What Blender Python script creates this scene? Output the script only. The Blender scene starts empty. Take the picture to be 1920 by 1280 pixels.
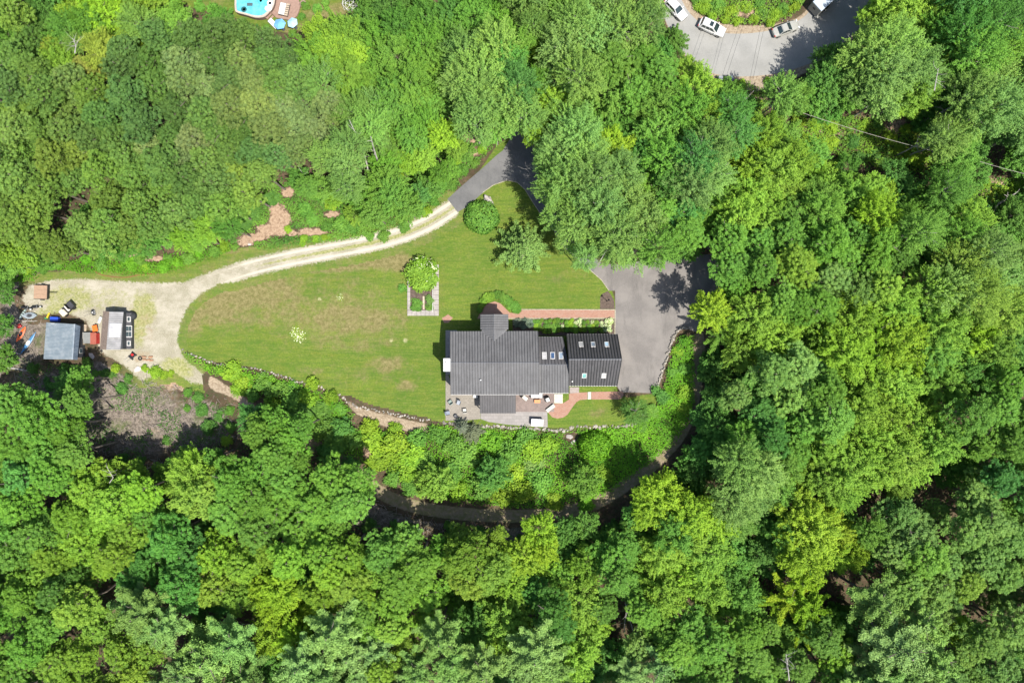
import bpy, bmesh, math, random
import numpy as np
from mathutils import Vector, Matrix

S = bpy.context.scene
C = S.collection
R = math.radians
# ------------------------------------------------------------------ camera, sky, sun, exposure
CAM_H = 116.4
PPM = 11.0                      # photo pixels (1920 wide) per metre on the ground
cam_d = bpy.data.cameras.new('camera'); cam = bpy.data.objects.new('camera', cam_d); C.objects.link(cam)
cam.location = (0, 0, CAM_H); cam.rotation_euler = (0, 0, 0)
cam_d.lens = 24.0; cam_d.sensor_width = 36.0; cam_d.sensor_fit = 'HORIZONTAL'
cam_d.clip_start = 1.0; cam_d.clip_end = 3000.0
S.camera = cam
SUN_EL, SUN_AZ = 63.0, 135.0
w = bpy.data.worlds.new('World'); S.world = w; w.use_nodes = True
nt = w.node_tree; nt.nodes.clear()
sky = nt.nodes.new('ShaderNodeTexSky'); sky.sky_type = 'NISHITA'; sky.sun_disc = False
sky.sun_elevation = R(SUN_EL); sky.sun_rotation = R(SUN_AZ); sky.air_density = 1.0; sky.dust_density = 1.5
bg = nt.nodes.new('ShaderNodeBackground'); bg.inputs['Strength'].default_value = 0.125
wo = nt.nodes.new('ShaderNodeOutputWorld')
nt.links.new(sky.outputs[0], bg.inputs[0]); nt.links.new(bg.outputs[0], wo.inputs[0])
sd = bpy.data.lights.new('sun', 'SUN'); sd.energy = 5.0; sd.angle = R(0.55); sd.color = (1.0, 0.955, 0.88)
so = bpy.data.objects.new('sun', sd); C.objects.link(so); so.location = (40, -40, 120)
_e, _a = R(SUN_EL), R(SUN_AZ)
_to = Vector((math.sin(_a)*math.cos(_e), math.cos(_a)*math.cos(_e), math.sin(_e)))
so.rotation_euler = (-_to).to_track_quat('-Z', 'Y').to_euler()
S.view_settings.view_transform = 'Standard'; S.view_settings.look = 'None'
S.view_settings.exposure = 0.78; S.view_settings.gamma = 1.0; S.view_settings.use_curve_mapping = False
S.render.engine = 'CYCLES'
S.cycles.max_bounces = 6; S.cycles.diffuse_bounces = 3; S.cycles.glossy_bounces = 2
S.cycles.transmission_bounces = 4; S.cycles.transparent_max_bounces = 4
S.cycles.caustics_reflective = False; S.cycles.caustics_refractive = False

# ------------------------------------------------------------------ terrain height and photo-to-world
_wx = np.array([-400, 150, 338, 400, 480, 560, 640, 665, 720, 800, 830, 960, 1075, 1150, 1230, 1300, 1400, 2400], float)
_wy = np.array([ 800, 740, 657, 682, 694, 718, 745, 762, 771, 786, 794, 800, 800, 796, 765, 735, 740, 900], float)
_ww = np.array([ 20,  14,  8,  3.5, 2.2, 1.8, 1.6, 1.6, 1.6, 1.6, 1.5, 1.5, 1.6, 2.4, 6.0, 10., 14., 24.], float)
def ground(x, y):
    """terrain height: level hilltop, a step at the stone wall, then a gentle fall to the south"""
    x = np.asarray(x, float); y = np.asarray(y, float)
    px = x*PPM + 960
    yw = (640 - np.interp(px, _wx, _wy))/PPM
    ww = np.interp(px, _wx, _ww)
    d = np.maximum(yw - y, 0)
    t = np.clip(d/ww, 0, 1); t = t*t*(3-2*t)
    return -1.25*t - 0.035*np.maximum(d-ww, 0) * np.clip((200-d)/200, 0, 1)
def gz(x, y): return float(ground(x, y))
def P(px, py, z=None, up=0.0):
    """world point seen at photo pixel (px,py); z absolute, or ground + up"""
    if z is not None:
        k = (CAM_H - z)/CAM_H/PPM
        return Vector(((px-960)*k, (640-py)*k, z))
    zz = up
    for _ in range(4):
        k = (CAM_H - zz)/CAM_H/PPM
        zz = gz((px-960)*k, (640-py)*k) + up
    return Vector(((px-960)*k, (640-py)*k, zz))
def HZ(X, Y, z=0.0): return P(800 + X/3.692, 540 + Y/3.692, z)      # close view of the house
def YZ(X, Y, z=0.0): return P(X/5.817, 500 + Y/5.817, z)            # close view of the sheds yard
def TZ(X, Y, z=0.0): return P(380 + X/5.333, Y/5.333, z)            # close view of the pool yard

# ------------------------------------------------------------------ object helpers
ALL = []
def link(o, parent=None):
    C.objects.link(o)
    if parent: o.parent = parent
    return o
def tag(o, label=None, cat=None, group=None, kind=None):
    if label: o['label'] = label
    if cat: o['category'] = cat
    if group: o['group'] = group
    if kind: o['kind'] = kind
    return o
def thing(name, label, cat, loc=(0, 0, 0), rz=0.0, group=None):
    o = bpy.data.objects.new(name, None); link(o); o.location = loc; o.rotation_euler = (0, 0, rz)
    o.empty_display_size = 0.3
    return tag(o, label, cat, group)
def copy_tree(o, parent=None):
    c = o.copy(); C.objects.link(c)
    if parent: c.parent = parent
    for ch in list(o.children): copy_tree(ch, c)
    return c
class MB:
    """collects shapes; build() links them as ONE mesh object"""
    def __init__(s, origin=(0, 0, 0)): s.v = []; s.f = []; s.o = Vector(origin)
    def add(s, vs, fs):
        n = len(s.v); s.v += [tuple(Vector(p) - s.o) for p in vs]; s.f += [tuple(i+n for i in f) for f in fs]; return s
    def box(s, c, size, rz=0.0, rx=0.0, ry=0.0, taper=1.0):
        c = Vector(c); h = Vector(size)/2; M = Matrix.Rotation(rz, 3, 'Z') @ Matrix.Rotation(ry, 3, 'Y') @ Matrix.Rotation(rx, 3, 'X')
        vs = []
        for sz in (-1, 1):
            k = taper if sz > 0 else 1.0
            for sx, sy in ((-1, -1), (1, -1), (1, 1), (-1, 1)):
                vs.append(c + M @ Vector((sx*h.x*k, sy*h.y*k, sz*h.z)))
        return s.add(vs, [(0, 3, 2, 1), (4, 5, 6, 7), (0, 1, 5, 4), (1, 2, 6, 5), (2, 3, 7, 6), (3, 0, 4, 7)])
    def bevbox(s, c, size, b=0.05, rz=0.0):
        c = Vector(c); hx, hy, hz = size[0]/2, size[1]/2, size[2]/2; M = Matrix.Rotation(rz, 3, 'Z'); vs = []; 
        prof = [(-hz, b), (-hz+b, 0), (hz-b, 0), (hz, b)]
        for z, i in prof:
            X, Y = hx-i, hy-i
            for x, y in ((-X+b, -Y), (X-b, -Y), (X, -Y+b), (X, Y-b), (X-b, Y), (-X+b, Y), (-X, Y-b), (-X, -Y+b)):
                vs.append(c + M @ Vector((x, y, z)))
        fs = [tuple(reversed(range(8))), tuple(range(24, 32))]
        for k in range(3):
            for i in range(8): fs.append((k*8+i, k*8+(i+1) % 8, k*8+8+(i+1) % 8, k*8+8+i))
        return s.add(vs, fs)
    def tube(s, p0, p1, r0, r1=None, n=8, cap=True):
        r1 = r0 if r1 is None else r1
        p0 = Vector(p0); p1 = Vector(p1); d = (p1-p0).normalized()
        a = d.orthogonal().normalized(); b = d.cross(a); vs = []
        for p, r in ((p0, r0), (p1, r1)):
            for i in range(n):
                t = 2*math.pi*i/n; vs.append(p + a*math.cos(t)*r + b*math.sin(t)*r)
        fs = [(i, (i+1) % n, n+(i+1) % n, n+i) for i in range(n)]
        if cap: fs += [tuple(reversed(range(n))), tuple(range(n, 2*n))]
        return s.add(vs, fs)
    def path(s, pts, r0, r1=None, n=6):
        r1 = r0 if r1 is None else r1; m = len(pts)-1
        for i in range(m):
            s.tube(pts[i], pts[i+1], r0+(r1-r0)*i/m, r0+(r1-r0)*(i+1)/m, n)
        return s
    def lathe(s, c, prof, n=16, rx=0.0, rz=0.0, sx=1.0, sy=1.0):
        c = Vector(c); M = Matrix.Rotation(rz, 3, 'Z') @ Matrix.Rotation(rx, 3, 'X'); vs = []
        for r, z in prof:
            for i in range(n):
                t = 2*math.pi*i/n; vs.append(c + M @ Vector((r*math.cos(t)*sx, r*math.sin(t)*sy, z)))
        fs = []
        for k in range(len(prof)-1):
            for i in range(n): fs.append((k*n+i, k*n+(i+1) % n, (k+1)*n+(i+1) % n, (k+1)*n+i))
        if prof[0][0] > 1e-4: fs.append(tuple(reversed(range(n))))
        if prof[-1][0] > 1e-4: fs.append(tuple(range((len(prof)-1)*n, len(prof)*n)))
        return s.add(vs, fs)
    def prism(s, poly, z0, z1):
        n = len(poly)
        vs = [Vector((p[0], p[1], z0)) for p in poly] + [Vector((p[0], p[1], z1)) for p in poly]
        return s.add(vs, [tuple(reversed(range(n))), tuple(range(n, 2*n))] + [(i, (i+1) % n, n+(i+1) % n, n+i) for i in range(n)])
    def slab(s, quad, t):
        """a plate of thickness t hanging below the given corners"""
        q = [Vector(p) for p in quad]; n = len(q)
        nr = (q[1]-q[0]).cross(q[-1]-q[0]).normalized()
        if nr.z < 0: q.reverse(); nr = -nr
        vs = q + [p - nr*t for p in q]
        return s.add(vs, [tuple(range(n)), tuple(reversed(range(n, 2*n)))] + [((i+1) % n, i, n+i, n+(i+1) % n) for i in range(n)])
    def beam(s, p0, p1, w_, h_, up=Vector((0, 0, 1))):
        p0 = Vector(p0); p1 = Vector(p1); d = (p1-p0).normalized(); side = d.cross(up).normalized(); u = side.cross(d)
        vs = []
        for p in (p0, p1):
            for a, b in ((-1, 0), (1, 0), (1, 1), (-1, 1)): vs.append(p + side*a*w_/2 + u*b*h_)
        return s.add(vs, [(0, 1, 2, 3), (7, 6, 5, 4), (0, 4, 5, 1), (1, 5, 6, 2), (2, 6, 7, 3), (3, 7, 4, 0)])
    def build(s, name, m, parent=None, smooth=False, kind=None):
        me = bpy.data.meshes.new(name); me.from_pydata(s.v, [], s.f); me.update()
        bm = bmesh.new(); bm.from_mesh(me); bmesh.ops.recalc_face_normals(bm, faces=bm.faces); bm.to_mesh(me); bm.free()
        if smooth:
            me.polygons.foreach_set('use_smooth', [True]*len(me.polygons))
        if m: me.materials.append(m)
        o = bpy.data.objects.new(name, me); link(o, parent)
        if kind: o['kind'] = kind
        return o

def smooth_poly(pts, n=5, closed=True):
    out = []; m = len(pts)
    rng_ = range(m) if closed else range(m-1)
    for i in rng_:
        if closed: p0, p1, p2, p3 = pts[i-1], pts[i], pts[(i+1) % m], pts[(i+2) % m]
        else: p0, p1, p2, p3 = pts[max(i-1, 0)], pts[i], pts[i+1], pts[min(i+2, m-1)]
        for k in range(n):
            t = k/n
            out.append(tuple(0.5*((2*p1[j]) + (-p0[j]+p2[j])*t + (2*p0[j]-5*p1[j]+4*p2[j]-p3[j])*t*t + (-p0[j]+3*p1[j]-3*p2[j]+p3[j])*t**3) for j in (0, 1)))
    if not closed: out.append(tuple(pts[-1]))
    return out
def W2(pts):  # photo pixels -> world xy on the ground
    return [tuple(P(a, b)[:2]) for a, b in pts]
def inside(x, y, poly):
    c = np.zeros(x.shape, bool); n = len(poly)
    for i in range(n):
        x0, y0 = poly[i]; x1, y1 = poly[(i+1) % n]
        if y0 == y1: continue
        m = ((y0 > y) != (y1 > y)) & (x < (x1-x0)*(y-y0)/(y1-y0) + x0)
        c ^= m
    return c
def dist(x, y, poly, closed=True):
    d = np.full(x.shape, 1e9); n = len(poly)
    for i in range(n if closed else n-1):
        x0, y0 = poly[i]; x1, y1 = poly[(i+1) % n]
        dx, dy = x1-x0, y1-y0; L = dx*dx+dy*dy+1e-12
        t = np.clip(((x-x0)*dx+(y-y0)*dy)/L, 0, 1)
        d = np.minimum(d, np.hypot(x-x0-t*dx, y-y0-t*dy))
    return d
def sdist(x, y, poly):
    d = dist(x, y, poly); return np.where(inside(x, y, poly), d, -d)
def mesh_np(name, verts, faces4, mats, attrs=None, smooth=False):
    """verts (N,3), faces4 (M,4) int"""
    me = bpy.data.meshes.new(name)
    n, m = len(verts), len(faces4)
    me.vertices.add(n); me.vertices.foreach_set('co', np.asarray(verts, np.float32).ravel())
    me.loops.add(m*4); me.loops.foreach_set('vertex_index', np.asarray(faces4, np.int32).ravel())
    me.polygons.add(m); me.polygons.foreach_set('loop_start', np.arange(0, m*4, 4, dtype=np.int32))
    me.polygons.foreach_set('loop_total', np.full(m, 4, np.int32))
    if smooth: me.polygons.foreach_set('use_smooth', np.ones(m, bool))
    me.update(calc_edges=True)
    for k, a in (attrs or {}).items():
        at = me.attributes.new(k, 'FLOAT', 'POINT'); at.data.foreach_set('value', np.asarray(a, np.float32))
    for mm in mats: me.materials.append(mm)
    return me
def soft_sheet(name, poly, m, lift, cell=0.5, soft=1.0, margin=0.8, extra=None, label=None):
    """terrain-following gridded sheet; attribute cov = 0 outside the outline .. 1 well inside"""
    xs = [p[0] for p in poly]; ys = [p[1] for p in poly]
    gx = np.arange(min(xs)-margin-cell, max(xs)+margin+cell, cell); gy = np.arange(min(ys)-margin-cell, max(ys)+margin+cell, cell)
    X, Y = np.meshgrid(gx, gy); sdv = sdist(X.ravel(), Y.ravel(), poly)
    nx = len(gx); ny = len(gy)
    ii, jj = np.meshgrid(np.arange(ny-1), np.arange(nx-1), indexing='ij')
    a = (ii*nx+jj).ravel(); F = np.stack([a, a+1, a+nx+1, a+nx], 1)
    keep = (sdv[F] > -margin).any(1); F = F[keep]
    used = np.unique(F); re_ = np.zeros(nx*ny, np.int64); re_[used] = np.arange(len(used)); F = re_[F]
    x = X.ravel()[used]; y = Y.ravel()[used]; g_ = ground(x, y); z = g_+lift+lift*7*np.clip(-g_*4, 0, 1)
    at = {'cov': np.clip(0.5+sdv[used]/(2*soft), 0, 1)}
    if extra: at.update(extra(x, y))
    me = mesh_np(name, np.stack([x, y, z], 1), F, [m], at)
    o = bpy.data.objects.new(name, me); link(o); o['kind'] = 'structure'
    return o
def flat_sheet(name, poly, m, z, kind='structure', parent=None, thick=0.0):
    bm = bmesh.new(); vs = [bm.verts.new((p[0], p[1], z)) for p in poly]; f = bm.faces.new(vs)
    if f.normal.z < 0: f.normal_flip()
    bm.normal_update()
    if f.normal.z < 0: f.normal_flip()
    if thick:
        r = bmesh.ops.extrude_face_region(bm, geom=[f]); 
        for v in [g for g in r['geom'] if isinstance(g, bmesh.types.BMVert)]: v.co.z += thick
    bmesh.ops.triangulate(bm, faces=bm.faces[:]); bmesh.ops.recalc_face_normals(bm, faces=bm.faces)
    if not thick:
        for ff in bm.faces:
            if ff.normal.z < 0: ff.normal_flip()
    me = bpy.data.meshes.new(name); bm.to_mesh(me); bm.free(); me.materials.append(m)
    o = bpy.data.objects.new(name, me); link(o, parent)
    if kind: o['kind'] = kind
    return o
# ------------------------------------------------------------------ materials (all procedural)
class NT:
    def __init__(s, name):
        s.m = bpy.data.materials.new(name); s.m.use_nodes = True; s.t = s.m.node_tree; s.t.nodes.clear()
        s.out = s.t.nodes.new('ShaderNodeOutputMaterial'); s.tc = s.t.nodes.new('ShaderNodeTexCoord')
    def n(s, typ, **kw):
        nd = s.t.nodes.new(typ)
        for k, v in kw.items(): setattr(nd, k, v)
        return nd
    def set(s, inp, v):
        if isinstance(v, bpy.types.NodeSocket): s.t.links.new(v, inp)
        elif isinstance(v, (tuple, list)) and len(v) == 3 and inp.type == 'RGBA': inp.default_value = (*v, 1)
        else: inp.default_value = v
    def pos(s, scale=(1, 1, 1), rot=(0, 0, 0)):
        mp = s.n('ShaderNodeMapping'); s.t.links.new(s.tc.outputs['Object'], mp.inputs[0])
        mp.inputs['Scale'].default_value = scale; mp.inputs['Rotation'].default_value = rot; return mp.outputs[0]
    def noise(s, scale, detail=4, rough=0.55, vec=None, dist=0.0, out=0):
        nd = s.n('ShaderNodeTexNoise'); nd.inputs['Scale'].default_value = scale; nd.inputs['Detail'].default_value = detail
        nd.inputs['Roughness'].default_value = rough; nd.inputs['Distortion'].default_value = dist
        s.t.links.new(vec or s.tc.outputs['Object'], nd.inputs['Vector']); return nd.outputs[out]
    def vor(s, scale, vec=None, feature='F1', out='Distance', rnd=1.0):
        nd = s.n('ShaderNodeTexVoronoi'); nd.feature = feature; nd.inputs['Scale'].default_value = scale; nd.inputs['Randomness'].default_value = rnd
        s.t.links.new(vec or s.tc.outputs['Object'], nd.inputs['Vector']); return nd.outputs[out]
    def ramp(s, v, lo, hi, a=0.0, b=1.0):
        nd = s.n('ShaderNodeMapRange', interpolation_type='SMOOTHSTEP'); s.set(nd.inputs[0], v)
        nd.inputs[1].default_value = lo; nd.inputs[2].default_value = hi; nd.inputs[3].default_value = a; nd.inputs[4].default_value = b
        return nd.outputs[0]
    def mix(s, f, a, b, mode='MIX'):
        nd = s.n('ShaderNodeMix', data_type='RGBA', blend_type=mode); s.set(nd.inputs[0], f); s.set(nd.inputs[6], a); s.set(nd.inputs[7], b); return nd.outputs[2]
    def math(s, op, a, b=0.0, c=None):
        nd = s.n('ShaderNodeMath', operation=op); s.set(nd.inputs[0], a); s.set(nd.inputs[1], b)
        if c is not None: s.set(nd.inputs[2], c)
        return nd.outputs[0]
    def attr(s, name, out='Fac'):
        nd = s.n('ShaderNodeAttribute'); nd.attribute_name = name; return nd.outputs[out]
    def bump(s, h, strength=0.5, d=0.05, normal=None):
        nd = s.n('ShaderNodeBump'); nd.inputs['Strength'].default_value = strength; nd.inputs['Distance'].default_value = d; s.set(nd.inputs['Height'], h)
        if normal: s.set(nd.inputs['Normal'], normal)
        return nd.outputs[0]
    def done(s, col, rough=0.8, metal=0.0, normal=None, spec=0.3, **kw):
        b = s.n('ShaderNodeBsdfPrincipled'); s.set(b.inputs['Base Color'], col); s.set(b.inputs['Roughness'], rough); s.set(b.inputs['Metallic'], metal)
        s.set(b.inputs['Specular IOR Level'], spec)
        for k, v in kw.items(): s.set(b.inputs[k.replace('_', ' ')], v)
        if normal is not None: s.set(b.inputs['Normal'], normal)
        s.t.links.new(b.outputs[0], s.out.inputs[0]); return s.m
MC = {}
def M(name, col, rough=0.6, metal=0.0, var=0.18, scale=3.0, bump=0.15, spec=0.4, **kw):
    """plain painted / plastic / wood surface with uneven colour and slight relief"""
    if name in MC: return MC[name]
    t = NT(name); a = t.noise(scale, 5); b = t.noise(scale*9, 3)
    f = t.math('ADD', t.math('MULTIPLY', a, 0.6), t.math('MULTIPLY', b, 0.4)); f = t.ramp(f, 0.3, 0.7)
    c = t.mix(f, tuple(x*(1-var) for x in col), tuple(min(1, x*(1+var)) for x in col))
    MC[name] = t.done(c, rough=rough, metal=metal, spec=spec, normal=t.bump(b, bump, 0.01), **kw); return MC[name]

def grass_col(t):
    big = t.noise(0.075, 5, 0.65); mid = t.noise(0.35, 5, 0.65); fine = t.noise(3.5, 4, 0.7)
    str_ = t.noise(1.0, 3, 0.6, t.pos((0.14, 1.5, 1), (0, 0, R(-14))), 1.2)
    str2 = t.noise(1.0, 3, 0.6, t.pos((0.3, 2.4, 1), (0, 0, R(-9))), 1.5)
    c = t.mix(t.ramp(big, 0.38, 0.62), (0.066, 0.126, 0.016), (0.130, 0.182, 0.026))
    c = t.mix(t.ramp(mid, 0.35, 0.7), c, (0.130, 0.155, 0.024))
    c = t.mix(t.ramp(str_, 0.42, 0.60, 0, 0.65), c, (0.060, 0.118, 0.018))
    c = t.mix(t.ramp(str2, 0.42, 0.66, 0, 0.6), c, (0.150, 0.180, 0.036))
    c = t.mix(t.ramp(fine, 0.38, 0.62, 0, 0.6), c, (0.060, 0.100, 0.018)); c = t.mix(t.ramp(t.noise(1.4, 6, 0.8), 0.5, 0.7, 0, 0.5), c, (0.17, 0.175, 0.06))
    # dry, worn grass
    dn = t.math('ADD', t.attr('dry'), t.math('MULTIPLY', t.math('SUBTRACT', t.noise(0.45, 8, 0.78), 0.5), 1.9))
    d = t.ramp(dn, 0.22, 0.85, 0, .85)
    dc = t.mix(t.ramp(t.noise(1.5, 8, 0.85), 0.40, 0.62), (0.115, 0.098, 0.040), (0.225, 0.185, 0.09))
    c = t.mix(d, c, dc)
    pn = t.math('ADD', t.attr('pale'), t.math('MULTIPLY', t.math('SUBTRACT', t.noise(2.2, 5, 0.8), 0.5), 1.5))
    c = t.mix(t.ramp(pn, 0.55, 1.15, 0, .85), c, (0.36, 0.33, 0.19))
    return c, fine
def litter_col(t):
    a = t.noise(0.25, 5, 0.7); b = t.noise(2.2, 5, 0.75); v = t.vor(3.0, out='Color')
    c = t.mix(t.ramp(a, 0.35, 0.65), (0.055, 0.036, 0.024), (0.12, 0.080, 0.052))
    c = t.mix(t.ramp(b, 0.4, 0.65), c, (0.045, 0.050, 0.022))
    c = t.mix(t.ramp(t.noise(9.0, 3, 0.7), 0.55, 0.75, 0, 0.6), c, (0.17, 0.13, 0.095))
    bare = t.ramp(t.math('ADD', t.attr('bare'), t.math('MULTIPLY', t.math('SUBTRACT', t.noise(0.55, 8, 0.8), 0.5), 2.6)), 0.45, 0.80)
    c = t.mix(bare, c, t.mix(t.ramp(b, 0.35, 0.65), (0.225, 0.150, 0.10), (0.35, 0.255, 0.175)))
    br = t.ramp(t.math('ADD', t.attr('brush'), t.math('MULTIPLY', t.math('SUBTRACT', t.noise(0.4, 8, 0.8), 0.5), 1.6)), 0.4, 0.8)
    bb = t.mix(t.ramp(t.noise(1.7, 9, 0.85), 0.38, 0.66), (0.065, 0.055, 0.045), (0.255, 0.215, 0.175)); bb = t.mix(t.ramp(t.noise(0.28, 6, 0.75), 0.48, 0.66, 0, .75), bb, (0.060, 0.085, 0.022)); bb = t.mix(t.ramp(t.noise(0.33, 7, 0.8, t.pos((1, 1, 1), (0, 0, 1))), 0.56, 0.68, 0, .9), bb, (0.29, 0.215, 0.16)); c = t.mix(br, c, bb)
    return c, b
def gravel_col(t):
    a = t.noise(0.3, 5, 0.7); b = t.noise(7.0, 4, 0.8); v = t.vor(9.0)
    tr_ = t.noise(1.0, 5, 0.75, t.pos((0.5, 1.6, 1), (0, 0, R(20))), 1.0)
    c = t.mix(t.ramp(a, 0.38, 0.62), (0.31, 0.285, 0.225), (0.185, 0.172, 0.115)); c = t.mix(t.ramp(tr_, 0.45, 0.68, 0, .5), c, (0.155, 0.135, 0.085))
    c = t.mix(t.ramp(b, 0.35, 0.7, 0, 0.6), c, (0.42, 0.385, 0.31))
    g = t.ramp(t.math('ADD', t.attr('weed'), t.math('MULTIPLY', t.math('SUBTRACT', t.noise(1.1, 6, 0.8), 0.5), 1.3)), 0.45, 0.85)
    c = t.mix(g, c, t.mix(t.ramp(t.noise(3.0, 4, 0.7), 0.4, 0.6), (0.16, 0.175, 0.055), (0.27, 0.26, 0.12)))
    c = t.mix(t.ramp(t.math('ADD', t.attr('rut'), t.math('MULTIPLY', t.math('SUBTRACT', t.noise(1.2, 7, 0.8), 0.5), .9)), .45, .8, 0, .85), c, (0.43, 0.395, 0.325))
    rd = t.ramp(t.math('ADD', t.attr('rust'), t.math('MULTIPLY', t.math('SUBTRACT', t.noise(0.6, 8, 0.8), 0.5), 1.8)), 0.3, 0.9)
    c = t.mix(rd, c, (0.26, 0.195, 0.125))
    return c, b
def covf(t, k=0.55, sc=1.6):
    return t.ramp(t.math('ADD', t.attr('cov'), t.math('MULTIPLY', t.math('SUBTRACT', t.noise(sc, 8, 0.8), 0.5), k)), 0.42, 0.60)
def mk_ground():
    t = NT('forest_litter'); c, h = litter_col(t); return t.done(c, 0.95, normal=t.bump(h, 0.9, 0.15), spec=0.1)
def mk_lawn():
    t = NT('lawn_grass'); c, h = grass_col(t); l, _ = litter_col(t); return t.done(t.mix(covf(t), l, c), 0.95, normal=t.bump(h, 0.8, 0.09), spec=0.05)
def mk_gravel():
    t = NT('gravel'); g, _ = grass_col(t); c, h = gravel_col(t); l, _ = litter_col(t); g = t.mix(t.attr('lit'), g, l); return t.done(t.mix(covf(t, 1.3, 2.2), g, c), 0.95, normal=t.bump(h, 0.8, 0.05), spec=0.15)
def mk_track():
    t = NT('dirt_track_mud'); l, _ = litter_col(t)
    b = t.noise(1.3, 6, 0.7); c = t.mix(t.ramp(b, 0.35, 0.65), (0.22, 0.168, 0.118), (0.13, 0.13, 0.055))
    c = t.mix(t.ramp(t.noise(6, 4, 0.8), 0.5, 0.75, 0, 0.6), c, (0.26, 0.215, 0.17))
    return t.done(t.mix(covf(t, 0.7, 1.2), l, c), 0.95, normal=t.bump(b, 0.7, 0.08), spec=0.1)
def mk_sand():
    t = NT('sandy_soil'); l, _ = litter_col(t); b = t.noise(2.5, 6, 0.75)
    c = t.mix(t.ramp(b, 0.35, 0.65), (0.185, 0.140, 0.095), (0.32, 0.262, 0.19))
    return t.done(t.mix(covf(t, 0.9, 1.0), l, c), 0.95, normal=t.bump(b, 0.7, 0.08), spec=0.1)
def mk_asphalt(name, c0, c1, stain=0.5):
    t = NT(name); a = t.noise(0.22, 5, 0.6); b = t.noise(14, 3, 0.8); st = t.noise(0.9, 5, 0.7, t.pos((0.5, 0.12, 1), (0, 0, R(35))))
    c = t.mix(t.ramp(a, 0.35, 0.65), c0, c1); c = t.mix(t.ramp(st, 0.5, 0.72, 0, stain), c, tuple(x*0.72 for x in c0))
    c = t.mix(t.ramp(b, 0.4, 0.65, 0, 0.35), c, tuple(min(1, x*1.4) for x in c1))
    cr = t.vor(0.12, feature='DISTANCE_TO_EDGE', vec=t.mix(0.12, t.tc.outputs['Object'], t.noise(0.4, 4, out=1), 'ADD')); c = t.mix(t.ramp(cr, 0.002, 0.006, 0.12, 0.0), c, tuple(x*0.4 for x in c0))
    return t.done(c, 0.85, normal=t.bump(b, 0.3, 0.01), spec=0.3)
def mk_brick():
    t = NT('brick_paving'); br = t.n('ShaderNodeTexBrick'); t.t.links.new(t.pos((1, 1, 1), (0, 0, R(0))), br.inputs['Vector'])
    br.inputs['Scale'].default_value = 1.0; br.inputs['Brick Width'].default_value = 0.22; br.inputs['Row Height'].default_value = 0.11; br.inputs['Mortar Size'].default_value = 0.006
    br.inputs['Color1'].default_value = (0.25, 0.125, 0.088, 1); br.inputs['Color2'].default_value = (0.31, 0.17, 0.12, 1); br.inputs['Mortar'].default_value = (0.26, 0.21, 0.17, 1)
    n = t.noise(1.2, 6, 0.7); c = t.mix(t.ramp(n, 0.4, 0.7, 0, 0.6), br.outputs[0], (0.29, 0.195, 0.15))
    return t.done(c, 0.9, normal=t.bump(br.outputs['Fac'], 0.4, -0.01), spec=0.2)
def mk_pavers(name, c0, c1, sc):
    t = NT(name); br = t.n('ShaderNodeTexBrick'); t.t.links.new(t.pos(), br.inputs['Vector']); br.inputs['Scale'].default_value = 1.0
    br.inputs['Brick Width'].default_value = sc; br.inputs['Row Height'].default_value = sc*0.66; br.inputs['Mortar Size'].default_value = 0.012
    br.inputs['Color1'].default_value = (*c0, 1); br.inputs['Color2'].default_value = (*c1, 1); br.inputs['Mortar'].default_value = (*[x*0.6 for x in c0], 1)
    n = t.noise(0.8, 6, 0.7); c = t.mix(t.ramp(n, 0.4, 0.68, 0, 0.55), br.outputs[0], tuple(x*0.78 for x in c1))
    return t.done(c, 0.85, normal=t.bump(br.outputs['Fac'], 0.4, -0.01), spec=0.25)
def mk_roof(name, c0, c1, rough=0.5, metal=0.0, spec=0.4):
    t = NT(name); n = t.noise(0.4, 7, 0.75); f = t.noise(1.0, 6, 0.75, t.pos((3.0, 0.25, 1))); q = t.noise(20, 2)
    c = t.mix(t.ramp(n, 0.35, 0.65), c0, c1); c = t.mix(t.ramp(f, 0.45, 0.7, 0, 0.6), c, tuple(x*1.25 for x in c1)); c = t.mix(t.ramp(f, 0.3, 0.45, .4, 0), c, tuple(x*.75 for x in c0))
    return t.done(c, t.ramp(q, 0.3, 0.7, rough-0.06, rough+0.06), metal=metal, spec=spec, normal=t.bump(n, 0.1, 0.02))
def mk_corr(name, c0, c1, axis):
    """corrugated sheet: the ribs themselves are geometry; this gives weathering"""
    t = NT(name); n = t.noise(0.8, 6, 0.7); c = t.mix(t.ramp(n, 0.4, 0.65), c0, c1)
    return t.done(c, 0.42, metal=0.35, spec=0.5, normal=t.bump(t.noise(12, 3), 0.1, 0.01))
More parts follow.
